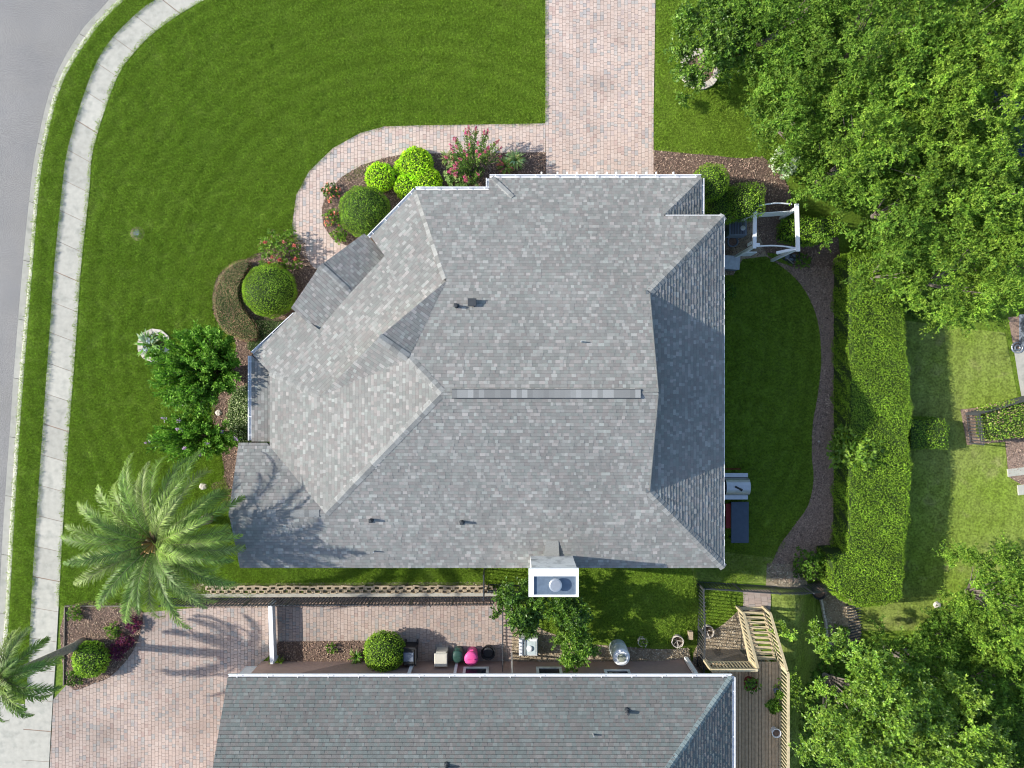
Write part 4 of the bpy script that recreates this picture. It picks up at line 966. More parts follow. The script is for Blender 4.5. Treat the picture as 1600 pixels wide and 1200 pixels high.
# reddish crescent hedge
cr = smooth_poly([(P(*q_, .55).x, P(*q_, .55).y) for q_ in [(378, 406), (352, 420), (336, 450), (335, 485), (348, 515), (375, 530), (400, 528), (395, 505), (375, 480), (370, 450), (380, 425), (387, 412)]], n=3)
hedge(cr, .5, 0, 'low reddish brown crescent hedge curling round the ball shrub', cols=[(.20, .12, .08), (.17, .14, .07), (.26, .13, .10), (.12, .16, .05), (.22, .18, .10)], leaf=.045, dens=1300, wavy=.02)
gv = [P(*q_, .3) for q_ in [(395, 500), (425, 500), (445, 505), (425, 535), (400, 555), (385, 545)]]
hedge([(q_.x, q_.y) for q_ in gv], .28, 0, 'low dull green ground cover under the diagonal gutter', cols=[(.08, .12, .04), (.14, .12, .08), (.06, .1, .03)], leaf=.06, dens=700)
gv = [P(*q_, .3) for q_ in [(362, 610), (391, 600), (391, 690), (372, 692), (352, 665)]]
hedge([(q_.x, q_.y) for q_ in gv], .3, 0, 'variegated pale and green ground cover against the left wall', cols=[(.28, .33, .16), (.10, .16, .05), (.38, .42, .25), (.07, .12, .03)], leaf=.07, dens=700)
# yellow-green mounding shrubs
LIME = [(.27, .42, .015), (.20, .35, .012), (.33, .47, .025), (.17, .31, .015)]
for px, py, r_, hh, lab in [(594, 277, 22, .6, 'yellow green mounding shrub at the lawn sliver, leftmost of the lime ones'), (629, 262, 13, .45, 'smallest lime shrub between two larger ones'), (650, 257, 26, .7, 'large lime shrub touching the paver walk'), (636, 292, 19, .6, 'deep lime shrub in front of the diagonal gutter'), (667, 283, 22, .65, 'rounded lime shrub nearest the white gutter')]:
    ball(px, py, r_, hh, lab, cols=LIME, leaf=.085, dens=900, name='lime_shrub', group='lime shrubs by the curved walk')
# ---------------------------------------------------------------- flowering and leafy plants
def leafy_bush(px, py, r_px, hgt, lab, cols, leaf=.1, n=500, flowers=None, name='leafy_bush', cat='bush', k=6, wr=.5, spiky=.0, m='leaf', z=None):
    gz = T(*G2(px, py)) if z is None else z; c = P(px, py, gz + hgt * .5); r = r_px * (H - gz - hgt * .5) / F; root = empty(name, (c.x, c.y, gz), lab, cat)
    an = rng.uniform(0, 6.283, n); u = np.sqrt(rng.uniform(0, 1, n)); lim = r * (1 + .15 * np.sin(4 * an + px) + .1 * np.sin(7 * an))
    rr = u * lim; z = gz + hgt * (.35 + .65 * np.sqrt(np.maximum(0, 1 - u ** 2 * .85))) * rng.uniform(.55, 1.05, n)
    pos = np.stack([c.x + rr * np.cos(an), c.y + rr * np.sin(an), z], 1); ax = unit(np.stack([np.cos(an) * u, np.sin(an) * u, np.full(n, .8)], 1))
    V, t = rosettes(pos, ax, k, leaf, wr, cols, spread=.75); quads_obj('foliage', V, t, M[m], root, root.location)
    st = MB()
    for i in range(min(n, 14)): st.tube([(c.x + random.uniform(-.05, .05), c.y + random.uniform(-.05, .05), gz), tuple(pos[i])], [.02, .008], n=4, cap=False)
    st.build('stems', M['bark'], root)
    if flowers:
        fc, fn, fs = flowers
        for i in range(fn):
            a = random.uniform(0, 6.283); q_ = math.sqrt(random.random()) * r * .95; c2 = np.array([[c.x + q_ * math.cos(a), c.y + q_ * math.sin(a), gz + hgt * random.uniform(.85, 1.15)]])
            cc = np.repeat(c2, 14, 0) + rng.normal(0, fs * .35, (14, 3)); V, t = rosettes(cc, np.tile([0, 0, 1.], (14, 1)), 5, fs * .7, .7, fc, spread=1.); quads_obj('flower', V, t, M['petal'], root, root.location)
    return root
PINK = [(.62, .10, .26), (.70, .16, .34), (.52, .07, .18), (.68, .24, .32)]
CORAL = [(.62, .20, .14), (.55, .14, .10), (.68, .30, .22)]
leafy_bush(438, 393, 34, .9, 'green bush with coral flowers beside the end of the paver walk', GREEN + [(.16, .14, .05)], .10, 420, (CORAL, 9, .09), name='flowering_bush')
leafy_bush(722, 278, 30, .8, 'low pale green bush under the pink flower spikes', [(.12, .2, .05), (.2, .27, .1), (.08, .15, .03)], .13, 300, (PINK, 8, .10), name='flowering_bush')
leafy_bush(517, 300, 14, .4, 'small sparse plant in the left end of the front bed', DGREEN + CORAL[:1], .09, 90, name='bedding_plant', cat='plant')
leafy_bush(519, 340, 13, .4, 'small green plant midway along the inner walk edge', GREEN + CORAL[:1], .09, 90, name='bedding_plant', cat='plant')
leafy_bush(530, 368, 12, .35, 'small green plant at the walk corner below the ball shrub', GREEN, .09, 80, name='bedding_plant', cat='plant')
# pink crape myrtle over the walk: arching shoots tipped with flower cones
def shoots(px, py, lab, n, Lr, cols, z_tip, fl=None, name='crape_myrtle', leaf=.10, bias=(0, 0), zb=0., cat='tree', rtip=1., pair_step=.045, rmax=1.7, sq=1.):
    g = G(px, py); root = empty(name, g, lab, cat); Vs = []; Ts = []; st = MB(); tips = []
    for i in range(n):
        a = random.uniform(0, 6.283); rr = rmax * math.sqrt(random.uniform(.02, 1)); zz = z_tip * (1 - (.12 if rmax > 1.9 else .35) * (rr / rmax) ** 2) * random.uniform(.8 if rmax < 1.9 else .7, 1.04)
        tip = Vector((g.x + rr * math.cos(a) + bias[0], g.y + sq * rr * math.sin(a) + bias[1], g.z + zz)); b0 = g + Vector((random.uniform(-.15, .15), random.uniform(-.15, .15), .1))
        midp = b0.lerp(tip, .5) + Vector((0, 0, .25 * zz * .5)); pts = [b0.lerp(midp, k / 5).lerp(midp.lerp(tip, k / 5), k / 5) for k in range(6)]
        st.tube(pts, [.022, .02, .017, .013, .01, .005], n=4, cap=False); tips.append((tip, (tip - pts[-2]).normalized()))
        # leaf pairs along the outer part, and short side twigs
        Ls = 1.1; dirn = np.array((pts[-1] - pts[2]).normalized()); A0 = np.array(pts[2]); A1 = np.array(pts[-1])
        m_ = int(np.linalg.norm(A1 - A0) / pair_step); tt = np.linspace(.1, 1, m_)
        base = A0 + (A1 - A0) * tt[:, None]; 
        for rep in range(4):
            d_ = unit(dirn * .9 + rdir(m_) * .8); s_ = leaf * rng.uniform(.7, 1.3, m_); off = rdir(m_) * .05 * rep
            Vs.append(leaf_quads(base + off, d_, unit(rdir(m_) * .6 + np.array([0, 0, 1.])), s_, s_ * .42, .08)); Ts.append(pick(cols, m_, .25))
    quads_obj('foliage', np.concatenate(Vs), np.concatenate(Ts), M['leaf'], root, root.location); st.build('stems', M['bark'], root)
    if fl:
        fc, share, fs = fl
        for tip, d_ in tips:
            if random.random() > share: continue
            m_ = 26; k = rng.uniform(0, 1, m_); C_ = np.array(tip) + np.array(d_) * (k * fs * 2.2)[:, None] + rng.normal(0, 1, (m_, 3)) * (fs * .45 * (1.1 - k))[:, None]
            V, t = rosettes(C_, np.tile(np.array(d_), (m_, 1)), 4, fs * .4, .75, fc, spread=1.); quads_obj('flower_spike', V, t, M['petal'], root, root.location)
    return root
shoots(742, 272, 'crape myrtle with pink flower spikes leaning over the paver walk', 46, 1, [(.10, .19, .03), (.14, .23, .04), (.07, .14, .03)], 1.9, (PINK + CORAL[:1], .8, .10), bias=(0, .45), rmax=1.15)
MY = [(.08, .19, .014), (.11, .24, .022), (.055, .14, .011), (.15, .28, .035)]
shoots(348, 580, 'large dark green crape myrtle left of the house, upper of two', 150, 1, MY, 3.7, None, leaf=.15, rmax=1.95)
shoots(338, 679, 'dark green crape myrtle with a few lilac flowers, below the larger one', 95, 1, MY, 3.0, ([(.6, .42, .62), (.7, .55, .68)], .06, .10), leaf=.14, rmax=1.92, sq=.62)
# strap-leaved plants
def strap_plant(px, py, lab, cols, n, L, hgt, name='strap_leaf_plant', cat='plant', wd=.035):
    g = G(px, py); root = empty(name, g, lab, cat); mb = MB()
    for i in range(n):
        a = random.uniform(0, 6.283); l_ = L * random.uniform(.6, 1.1); d = Vector((math.cos(a), math.sin(a), 0)); s = Vector((-d.y, d.x, 0)); c = random.choice(cols); hh = hgt * random.uniform(.5, 1.2)
        pr = [g + d * (l_ * t_) + Vector((0, 0, .04 + hh * math.sin(min(1, t_ * 1.1) * 2.4))) for t_ in (0, .35, .7, 1)]; ww = [wd * .6, wd, wd * .8, .003]
        for j in range(3): mb.poly([pr[j] - s * ww[j], pr[j] + s * ww[j], pr[j + 1] + s * ww[j + 1], pr[j + 1] - s * ww[j + 1]], tuple(q_ * random.uniform(.8, 1.2) for q_ in c))
    mb.build('leaves', M['leaf'], root); return root
VARI = [(.26, .33, .12), (.13, .21, .05), (.33, .40, .17)]
strap_plant(805, 252, 'variegated strap leaf clump right of the pink crape myrtle', VARI, 70, .55, .35)
strap_plant(700, 250, 'thin grassy clump left of the pink crape myrtle', [(.22, .22, .1), (.15, .2, .06)], 45, .45, .3)
strap_plant(790, 262, 'reddish green strap leaf clump beside the variegated one', [(.12, .2, .03), (.3, .1, .08), (.16, .24, .05)], 50, .45, .35)
o_ = strap_plant(238, 540, 'spiky green agave with pale blooms inside the stone ring', [(.09, .19, .03), (.14, .25, .05), (.22, .33, .16)], 60, .75, .35, name='agave', wd=.05)
c2 = np.array([[G(241, 533).x, G(241, 533).y, .45], [G(234, 546).x, G(234, 546).y, .45]]); cc = np.repeat(c2, 24, 0) + rng.normal(0, .08, (48, 3)); V, t = rosettes(cc, np.tile([0, 0, 1.], (48, 1)), 4, .06, .7, [(.38, .45, .46), (.5, .55, .55)], spread=1.); quads_obj('blooms', V, t, M['petal'], o_, o_.location)
strap_plant(437, 1036, 'bright strap leaf plant at the foot of the white vinyl fence', YGREEN, 30, .5, .3)
strap_plant(558, 1024, 'striped strap leaf plant left of the round shrub by the wall', VARI[:2] + GREEN, 26, .45, .3)
leafy_bush(518, 1013, 9, .3, 'tiny green seedling in the mulch by the pink wall', GREEN, .08, 40, name='seedling', cat='plant')
leafy_bush(117, 958, 12, .35, 'small green plant at the top left corner of the sidewalk bed', GREEN, .09, 80, name='bedding_plant', cat='plant')
leafy_bush(117, 1058, 12, .3, 'small green plant at the bottom corner of the sidewalk bed', DGREEN, .09, 80, name='bedding_plant', cat='plant')
for px, py, lab in ((208, 975, 'upper dark purple foliage plant edging the bed'), (196, 1003, 'middle dark purple foliage plant edging the bed'), (182, 1018, 'lower purple foliage plant edging the bed by the white stone')):
    leafy_bush(px, py, 12, .4, lab, [(.10, .02, .06), (.06, .012, .04), (.14, .03, .05)], .09, 110, name='purple_plant', cat='plant')
leafy_bush(178, 985, 12, .35, 'small green plant in the middle of the sidewalk bed', GREEN, .09, 80, name='bedding_plant', cat='plant')
leafy_bush(1135, 455, 14, 1.0, 'narrow dark green shrub against the shaded right eave', DGREEN, .09, 160)
leafy_bush(1332, 703, 37, 2.4, 'leafy rubber plant leaning over the long hedge', YGREEN + GREEN, .17, 340, m='glossleaf', wr=.5)
leafy_bush(1262, 882, 24, 1.3, 'dark shrub half in shade at the end of the grey path', DGREEN + GREEN, .11, 300)
leafy_bush(1255, 408, 12, .4, 'small green plant in the light beside the arbor', GREEN, .09, 80, name='bedding_plant', cat='plant')
leafy_bush(1313, 989, 13, .5, 'small bright shrub right of the stone edging', GREEN, .09, 110)
leafy_bush(1226, 255, 22, 1.5, 'pale flowering shrub at the edge of the trees above the mulch', [(.34, .40, .26), (.42, .48, .34), (.12, .22, .05)], .10, 300)
leafy_bush(1232, 345, 12, .8, 'climbing green tuft on the right post of the white arbor', GREEN, .09, 90)
leafy_bush(1005, 1003, 8, .4, 'small bright potted seedling on the lawn by the pink wall', YGREEN, .08, 40, name='seedling', cat='plant')

# ---------------------------------------------------------------- trees
tr = tree
tr(1114, 66, 3.7, 1.9, 1.9, GREEN + DGREEN, 'small glossy tree growing in the pale stone ring', leaf=.12, m='glossleaf', seed=1, cl_r=(.35, .55), n_cl=85, dens=1.5)
GR = 'trees of the dense upper right grove'
tr(1215, 42, 5.2, 2.5, 2.6, GREEN + DGREEN, 'darker tree directly right of the stone ring tree', seed=2, group=GR)
tr(1225, 172, 5.0, 2.1, 2.4, GREEN, 'mid green tree overhanging the lawn right of the driveway', seed=3, group=GR)
tr(1345, 70, 7.0, 3.1, 3.8, GREEN, 'tall green tree at the top centre of the grove', seed=4, group=GR)
tr(1304, 262, 4.4, 1.9, 1.8, GREEN, 'low spreading tree just above the white arbor', seed=5, group=GR)
tr(1368, 215, 6.6, 2.8, 3.4, GREEN + YGREEN, 'tree with bare pale twigs in the middle of the grove', seed=6, group=GR)
tr(1490, 60, 7.5, 3.1, 4.2, YGREEN + GREEN, 'yellow green tree at the top edge of the grove', seed=7, group=GR)
tr(1480, 190, 7.2, 2.6, 4.0, YGREEN, 'tree with pale yellow leaf tips left of the slate roof', seed=8, group=GR)
tr(1590, 75, 6.5, 2.6, 3.6, GREEN, 'dark green tree filling the top right corner', seed=9, group=GR)
tr(1405, 330, 5.2, 2.5, 2.0, GREEN, 'tree in the lower middle of the grove above the hedge', seed=10, group=GR)
tr(1500, 300, 6.0, 2.5, 2.8, GREEN + YGREEN, 'tree below the dark patio gap', seed=12, group=GR)
tr(1490, 430, 4.8, 2.5, 1.8, YGREEN + GREEN, 'bright tree at the bottom of the grove over the right lawn', seed=13, group=GR)
tr(1590, 375, 5.4, 2.7, 2.4, YGREEN, 'bright yellow green tree on the right edge below the slate roof', seed=14, group=GR)
tr(1385, 418, 2.6, 1.4, .8, GREEN, 'smallest bright tree spilling onto the top of the long hedge', seed=15, group=GR)
GR2 = 'trees of the lower right corner'
tr(1330, 1095, 5.6, 3.0, 2.2, YGREEN + GREEN, 'glossy tree crowding the wooden deck rail', seed=21, m='glossleaf', group=GR2, leaf=.12)
tr(1430, 1150, 5.6, 3.0, 2.4, YGREEN, 'yellow green tree at the bottom edge right of the deck tree', seed=22, group=GR2, m='glossleaf', leaf=.12)
tr(1425, 1030, 2.8, 1.7, .6, GREEN, 'lower bright tree between the lawn and the deck tree', seed=23, group=GR2)
tr(1550, 945, 3.6, 2.6, .8, YGREEN + GREEN, 'broad bright tree at the right edge below the lawn', seed=24, group=GR2)
tr(1560, 1080, 3.4, 2.6, .4, GREEN + DGREEN, 'dark green tree near the right edge at the bottom', seed=25, group=GR2)
tr(1500, 1190, 3.0, 2.6, .4, DGREEN, 'darkest tree low at the bottom right', seed=26, group=GR2)
tr(1485, 995, 1.2, 1.7, -.6, DGREEN + GREEN, 'low dark tree shaded beside the broad bright one', seed=27, group=GR2)
CIT = 'dark citrus trees by the chimney'
tr(816, 940, 3.1, 1.15, 1.8, DGREEN, 'dark citrus tree left of the chimney base', seed=31, group=CIT, leaf=.12, cl_r=(.28, .42), n_cl=38, dens=1.6, m='glossleaf', trunk_r=.06)
tr(886, 950, 3.0, .85, 1.8, DGREEN, 'dark citrus tree directly below the chimney', seed=32, group=CIT, leaf=.12, cl_r=(.28, .42), n_cl=26, dens=1.6, m='glossleaf', trunk_r=.06)
tr(893, 1004, 2.6, .85, 1.3, GREEN, 'brighter citrus tree against the pink wall', seed=33, group=CIT, leaf=.12, cl_r=(.28, .42), n_cl=26, dens=1.5, m='glossleaf', trunk_r=.06)

def ground_cover(poly, lab, dens=30):
    rg = Region(px_poly(poly)); n = int((rg.x1 - rg.x0) * (rg.y1 - rg.y0) * dens); X = rng.uniform(rg.x0, rg.x1, n); Y = rng.uniform(rg.y0, rg.y1, n)
    k = np.array([inside(rg.p, a_, b_) for a_, b_ in zip(X, Y)], bool); X, Y = X[k], Y[k]; Z = np.array([T(a_, b_) for a_, b_ in zip(X, Y)]) + rng.uniform(.05, .45, len(X))
    V, t = rosettes(np.stack([X, Y, Z], 1), np.tile([0, 0, 1.], (len(X), 1)), 6, .17, .5, DGREEN + GREEN); o = quads_obj('ground_cover', V, t, M['leaf']); tag(o, lab, 'ground cover', kind='stuff')
ground_cover([(1215, -20), (1225, 160), (1240, 300), (1340, 340), (1400, 500), (1560, 500), (1545, 320), (1545, 215), (1620, 190), (1620, -20)], 'dark leafy undergrowth below the dense trees')
ground_cover([(1300, 1010), (1420, 990), (1520, 900), (1620, 880), (1620, 1220), (1250, 1220), (1250, 1080)], 'dark leafy undergrowth below the lower right trees', 34)
# ---------------------------------------------------------------- palms
def palm(base, zc, top, n_fr, Lf, lab, seed, leaflet=.48, droop=1.):
    g = np.random.default_rng(seed); root = empty('palm_tree', base, lab, 'palm', 'feather palms')
    b = Vector(base); t_ = Vector(top); tb = MB(); pts = [b.lerp(t_, k / 8) for k in range(9)]
    tb.tube(pts, [.26, .2, .18, .17, .165, .16, .16, .17, .19], n=12); tb.build('trunk', M['palmbark'], root, smooth=True)
    for i in range(n_fr):
        f = i / n_fr; az = i * 2.39996 + g.uniform(-.15, .15); el = 1.25 - 1.55 * f ** .8 + g.uniform(-.1, .1); L = Lf * (.72 + .33 * min(1, f * 1.8)) * g.uniform(.9, 1.08)
        d = np.array([math.cos(az), math.sin(az), 0.]); K = 22; pos = [np.array(t_) + d * .12 + np.array([0, 0, .05])]; e_ = el
        for k in range(K):
            e_ -= (1.35 + .5 * f) / K * droop * (0.4 + 1.3 * k / K); pos.append(pos[-1] + (d * math.cos(e_) + np.array([0, 0, math.sin(e_)])) * L / K)
        pos = np.array(pos); side = np.array([-d[1], d[0], 0.]); curl = g.uniform(-.25, .25)
        pos = pos + side * (curl * (np.linspace(0, 1, K + 1) ** 2) * L * .35)[:, None]
        mb = MB(); mb.tube([tuple(q_) for q_ in pos[::3]] + [tuple(pos[-1])], list(np.linspace(.03, .005, len(pos[::3]) + 1)), n=4, tint=(.22, .24, .10), cap=False)
        fr = mb.build('frond', M['palmleaf'], root)
        m_ = 84; tt = np.repeat(np.linspace(.10, .995, m_), 2); sg = np.tile([1., -1.], m_); ix = tt * K; i0 = np.minimum(ix.astype(int), K - 1); fr_ = (ix - i0)[:, None]
        P0 = pos[i0] * (1 - fr_) + pos[i0 + 1] * fr_; tan = unit(pos[i0 + 1] - pos[i0]); sdv = unit(np.cross(tan, np.array([0, 0, 1.]))); upv = np.cross(sdv, tan)
        n = len(tt); ll = leaflet * (np.sin(np.pi * np.clip(tt * .92 + .1, 0, 1)) ** .6) * g.uniform(.8, 1.1, n)
        vee = g.uniform(.15, .65, n)
        dd_ = unit(tan * (.75 + .5 * tt)[:, None] + sdv * (sg * .95)[:, None] + upv * vee[:, None] * .6 + g.normal(0, .17, (n, 3)))
        d2 = unit(dd_ + np.array([0, 0, -.65]) * g.uniform(.5, 1.3, (n, 1)))
        wdir = unit(np.cross(dd_, upv)) * .0125; Pm = P0 + dd_ * ll[:, None] * .5; Pe = Pm + d2 * ll[:, None] * .5
        V = np.concatenate([np.stack([P0 - wdir, P0 + wdir, Pm + wdir, Pm - wdir], 1), np.stack([Pm - wdir, Pm + wdir, Pe + wdir * .2, Pe - wdir * .2], 1)])
        base_c = np.array([[.15, .25, .045], [.20, .30, .055], [.125, .215, .045], [.22, .29, .08]])[g.integers(0, 4)] * g.uniform(.85, 1.2)
        t1 = base_c * g.uniform(.55, 1.5, (n, 1)); quads_obj('leaflets', V, np.concatenate([t1, t1]), M['palmleaf'], fr, root.location)['kind'] = 'stuff'
    hb = MB()
    for i in range(18):
        a = g.uniform(0, 6.283); r_ = g.uniform(.1, .6); q_ = t_ + Vector((r_ * math.cos(a), r_ * math.sin(a), .75 - r_ * .35)); hb.tube([t_, q_], [.05, .03], n=5, tint=random.choice([(.42, .26, .08), (.30, .18, .07), (.5, .36, .16), (.16, .11, .06)]))
    hb.build('frond_bases', mat('palm_heart', (1, 1, 1), tint=True), root)
    return root
c = P(240, 848, 5.0); palm((c.x, c.y, 0), 5, (c.x, c.y, 4.9), 56, 4.1, 'big feather palm left of the lower roof corner', 3)
b = G(131, 1004); c = P(-2, 1062, 4.6); palm((b.x, b.y, 0), 4.6, (c.x, c.y, 4.5), 24, 2.25, 'smaller leaning palm over the sidewalk at the left edge', 5, leaflet=.42)

# ---------------------------------------------------------------- yard objects
# arbor: four posts, perimeter beams
ab = empty('garden_arbor', G(1200, 385), 'white wooden arbor of four posts and open square top', 'arbor')
za = .55; cs = [P(1179, 330, za), P(1244, 326, za), P(1246, 388, za), P(1178, 385, za)]
for q_ in cs: MB().box((q_.x, q_.y, (za + T(q_.x, q_.y)) / 2), (.13, .13, za - T(q_.x, q_.y)), bev=.01).build('post', M['white'], ab)
MB().bar(cs[3] + Vector((0, -.1, .05)), cs[0] + Vector((0, .1, .05)), .16, .09).build('beam', M['white'], ab); MB().bar(cs[2] + Vector((0, -.15, .05)), cs[1] + Vector((0, .2, .05)), .17, .09).build('beam', M['white'], ab)
def arch(a, b, rise, name, wd=.07):
    pts = [a.lerp(b, k / 8) + Vector((0, rise * math.sin(math.pi * k / 8), .08 * math.sin(math.pi * k / 8))) for k in range(9)]; MB().tube(pts, wd / 2, n=6).build(name, M['white'], ab)
arch(cs[3], cs[2], .06, 'cross_rail'); arch(cs[0] + Vector((0, .2, 0)), cs[1] + Vector((-.2, .2, 0)), .08, 'cross_rail')
for k in range(4): MB().bar(cs[0] + Vector((0, -.04 - .0 * k, -.35 - .22 * k)), cs[1] + Vector((-.15, -.04, -.35 - .22 * k)), .03, .17).build('side_board', M['trim'], ab)
MB().box(cs[3] + Vector((.12, .05, .06)), (.22, .16, .12)).build('bracket', M['white'], ab)
for k, z_ in enumerate((.05, -.25)): MB().bar(cs[3].lerp(cs[0], .1) + Vector((0, 0, -.5 + z_)), cs[3] + Vector((0, .3, -.5 + z_)), .03, .2).build('side_board', M['trim'], ab)
MB().bar(G(1168, 402) + Vector((0, 0, .9)), G(1152, 402) + Vector((0, 0, .9)), .06, .9).build('gate_panel', M['trim'], ab)
MB().bar(cs[2] + Vector((0, 0, -.1)), cs[2] + Vector((-.75, -.12, -.5)), .12, .3).build('gate_panel', M['white'], ab)
# dark shaded wheelbarrow-like cart next to arbor: garden hose cart with two wheels
hc = empty('garden_cart', G(1232, 402), 'dark wheeled garden cart with tangled hoops beside the arbor', 'cart')
for dx, dy, r_ in ((-.25, 0, .22), (.22, .08, .2), (.0, -.2, .16)):
    q_ = hc.location + Vector((dx, dy, .3)); MB().tube([q_ + Vector((r_ * math.cos(a), r_ * .9 * math.sin(a), .05 * math.sin(a * 2))) for a in np.linspace(0, 6.283, 17)], .03, n=5, cap=False).build('wheel', M['black'], hc)
MB().box(hc.location + Vector((0, -.05, .22)), (.5, .3, .12), bev=.03).build('tray', M['blue_grey'], hc); MB().bar(hc.location + Vector((-.2, -.1, .3)), hc.location + Vector((.05, -.4, .5)), .04).build('handle', M['steel'], hc)
# cooling unit, pot, box
ac = empty('cooling_unit', G(1146, 360), 'dark slatted cooling unit in the shade of the right eave', 'cooling unit')
MB().box(ac.location + Vector((0, 0, .35)), (.85, .75, .7), bev=.02).build('body', M['blue_grey'], ac)
for k in range(9): MB().box(ac.location + Vector((-.32 + k * .075, 0, .715)), (.03, .68, .02)).build('grille_slat', M['blackmetal'], ac)
MB().lathe(ac.location + Vector((.22, -.05, .72)), [(.12, 0), (.12, .03), (.05, .04)], n=14).build('fan_hub', M['steel'], ac)
def pot(px, py, r, hgt, lab, m='blackmetal', soil='mulch_bed', name='plant_pot', plant=None, cat='pot', z=None):
    g = G(px, py) if z is None else P(px, py, z); root = empty(name, g, lab, cat)
    MB().lathe(g, [(r * .72, 0), (r * .95, hgt * .9), (r, hgt * .92), (r, hgt), (r * .86, hgt), (r * .84, hgt * .88)], n=22).build('rim', M[m], root, smooth=False)
    MB().lathe(g + Vector((0, 0, hgt * .86)), [(r * .84, 0), (r * .6, .03)], n=16).build('soil', M[soil], root)
    if plant:
        n = 60; an = rng.uniform(0, 6.28, n); rr = np.sqrt(rng.uniform(0, 1, n)) * r * plant[1]; pos = np.stack([g.x + rr * np.cos(an), g.y + rr * np.sin(an), g.z + hgt + rng.uniform(.02, .25, n)], 1)
        V, t = rosettes(pos, np.tile([0, 0, 1.], (n, 1)), 6, .09, .5, plant[0]); quads_obj('foliage', V, t, M['leaf'], root, g)
    return root
pot(1141, 380, .27, .45, 'large dark round pot below the cooling unit', 'blue_grey')
o = empty('storage_box', G(1136, 413), 'pale grey storage box with a flat lid under the right eave', 'box'); MB().box(o.location + Vector((0, 0, .28)), (.85, .62, .55), rot=-.08, bev=.02).build('body', M['blue_grey'], o); MB().box(o.location + Vector((0, 0, .58)), (.9, .67, .05), rot=-.08, bev=.02).build('lid', mat('pale_lid', (.42, .46, .5)), o)
# grill with side table
gr = empty('barbecue_grill', G(1144, 756), 'stainless barbecue grill with a rounded lid beside the right wall', 'grill')
gl = gr.location; MB().box(gl + Vector((-.1, 0, .45)), (1.1, .9, .9), bev=.02).build('cabinet', M['blackmetal'], gr)
for dy in (.58, -.55): MB().box(gl + Vector((-.1, dy * .95, .9)), (1.15, .2, .05)).build('side_shelf', M['steel'], gr)
pts = MB(); n_ = 10
for k in range(n_):
    a0, a1 = math.pi * k / n_, math.pi * (k + 1) / n_; y0_, z0_, y1_, z1_ = .42 * math.cos(a0), .35 * math.sin(a0), .42 * math.cos(a1), .35 * math.sin(a1)
    pts.poly([gl + Vector((-.65, y0_, .92 + z0_)), gl + Vector((.5, y0_, .92 + z0_)), gl + Vector((.5, y1_, .92 + z1_)), gl + Vector((-.65, y1_, .92 + z1_))][::-1])
pts.poly([gl + Vector((.5, .42 * math.cos(math.pi * k / n_), .92 + .35 * math.sin(math.pi * k / n_))) for k in range(n_ + 1)]); pts.build('lid', M['steel'], gr)
MB().tube([gl + Vector((-.25, .05, 1.28)), gl + Vector((.0, -.08, 1.32)), gl + Vector((.05, -.12, 1.30))], [.05, .045, .07], n=8).build('handle', M['black'], gr)
MB().box(gl + Vector((-.15, .8, .5)), (.8, .05, .05)).build('towel_bar', M['red'], gr)
o = empty('mat_covered_table', G(1146, 812), 'table under a dark blue cover with a red edge below the grill', 'table'); MB().box(o.location + Vector((.1, 0, .68)), (.85, 2.0, .06), bev=.01).build('cover', mat('navy_cover', (.065, .09, .13), var=.1), o); MB().box(o.location + Vector((-.45, .3, .6)), (.24, 1.2, .05)).build('cushion', M['red'], o)
for sx_ in (-.2, .4):
    for sy_ in (-.85, .85): MB().box(o.location + Vector((sx_, sy_, .33)), (.06, .06, .66)).build('leg', M['blackmetal'], o)
# bins by the pink wall
def bin_round(px, py, r, hgt, lab, col, name='rubbish_bin'):
    g = G(px, py); root = empty(name, g, lab, 'bin'); m = mat(name + '_plastic', col, rough=.45, var=.05)
    MB().lathe(g, [(r * .8, 0), (r * .97, hgt * .9), (r, hgt * .92), (r * .95, hgt * .95)], n=22).build('body', m, root)
    MB().lathe(g + Vector((0, 0, hgt * .95)), [(r * 1.05, 0), (r * 1.05, .04), (r * .8, .09), (r * .3, .12)], n=22).build('lid', m, root, smooth=True)
    MB().bar(g + Vector((-r * .5, 0, hgt + .12)), g + Vector((r * .5, 0, hgt + .12)), .05, .03).build('handle', m, root)
    for s_ in (-1, 1): MB().box(g + Vector((0, s_ * r * 1.03, hgt * .75)), (.16, .06, .06)).build('side_handle', m, root)
bin_round(717, 1016, .27, .75, 'dark green round bin between the beige and pink ones', (.03, .075, .06))
bin_round(738, 1018, .30, .85, 'bright pink round bin beside the coiled black hose', (.72, .09, .30))
bb = empty('rubbish_bin', G(692, 1019), 'beige square bin left of the green one', 'bin'); bm = mat('beige_plastic', (.58, .55, .47), rough=.5, var=.05); g = bb.location
MB().box(g + Vector((0, 0, .45)), (.5, .5, .9), bev=.03).build('body', bm, bb); MB().box(g + Vector((0, 0, .93)), (.58, .6, .07), bev=.03).build('lid', bm, bb); MB().bar(g + Vector((-.22, .33, .85)), g + Vector((.22, .33, .85)), .04).build('handle', bm, bb)
hz_ = empty('hose_reel', G(763, 1015), 'coil of black hose in loops right of the pink bin', 'hose'); g = hz_.location
for k in range(7):
    r_ = .2 + .02 * k; MB().tube([g + Vector((r_ * math.cos(a) + random.uniform(-.01, .01), r_ * math.sin(a), .1 + .05 * k)) for a in np.linspace(0, 6.283, 21)], .018, n=5, cap=False).build('loop', M['black'], hz_)
MB().lathe(g, [(.24, 0), (.24, .38), (.18, .4)], n=16).build('drum', M['black'], hz_)
wc = empty('wheeled_bin', G(644, 1013), 'black wheeled bin with pale lid panel beside the round shrub', 'bin'); g = wc.location
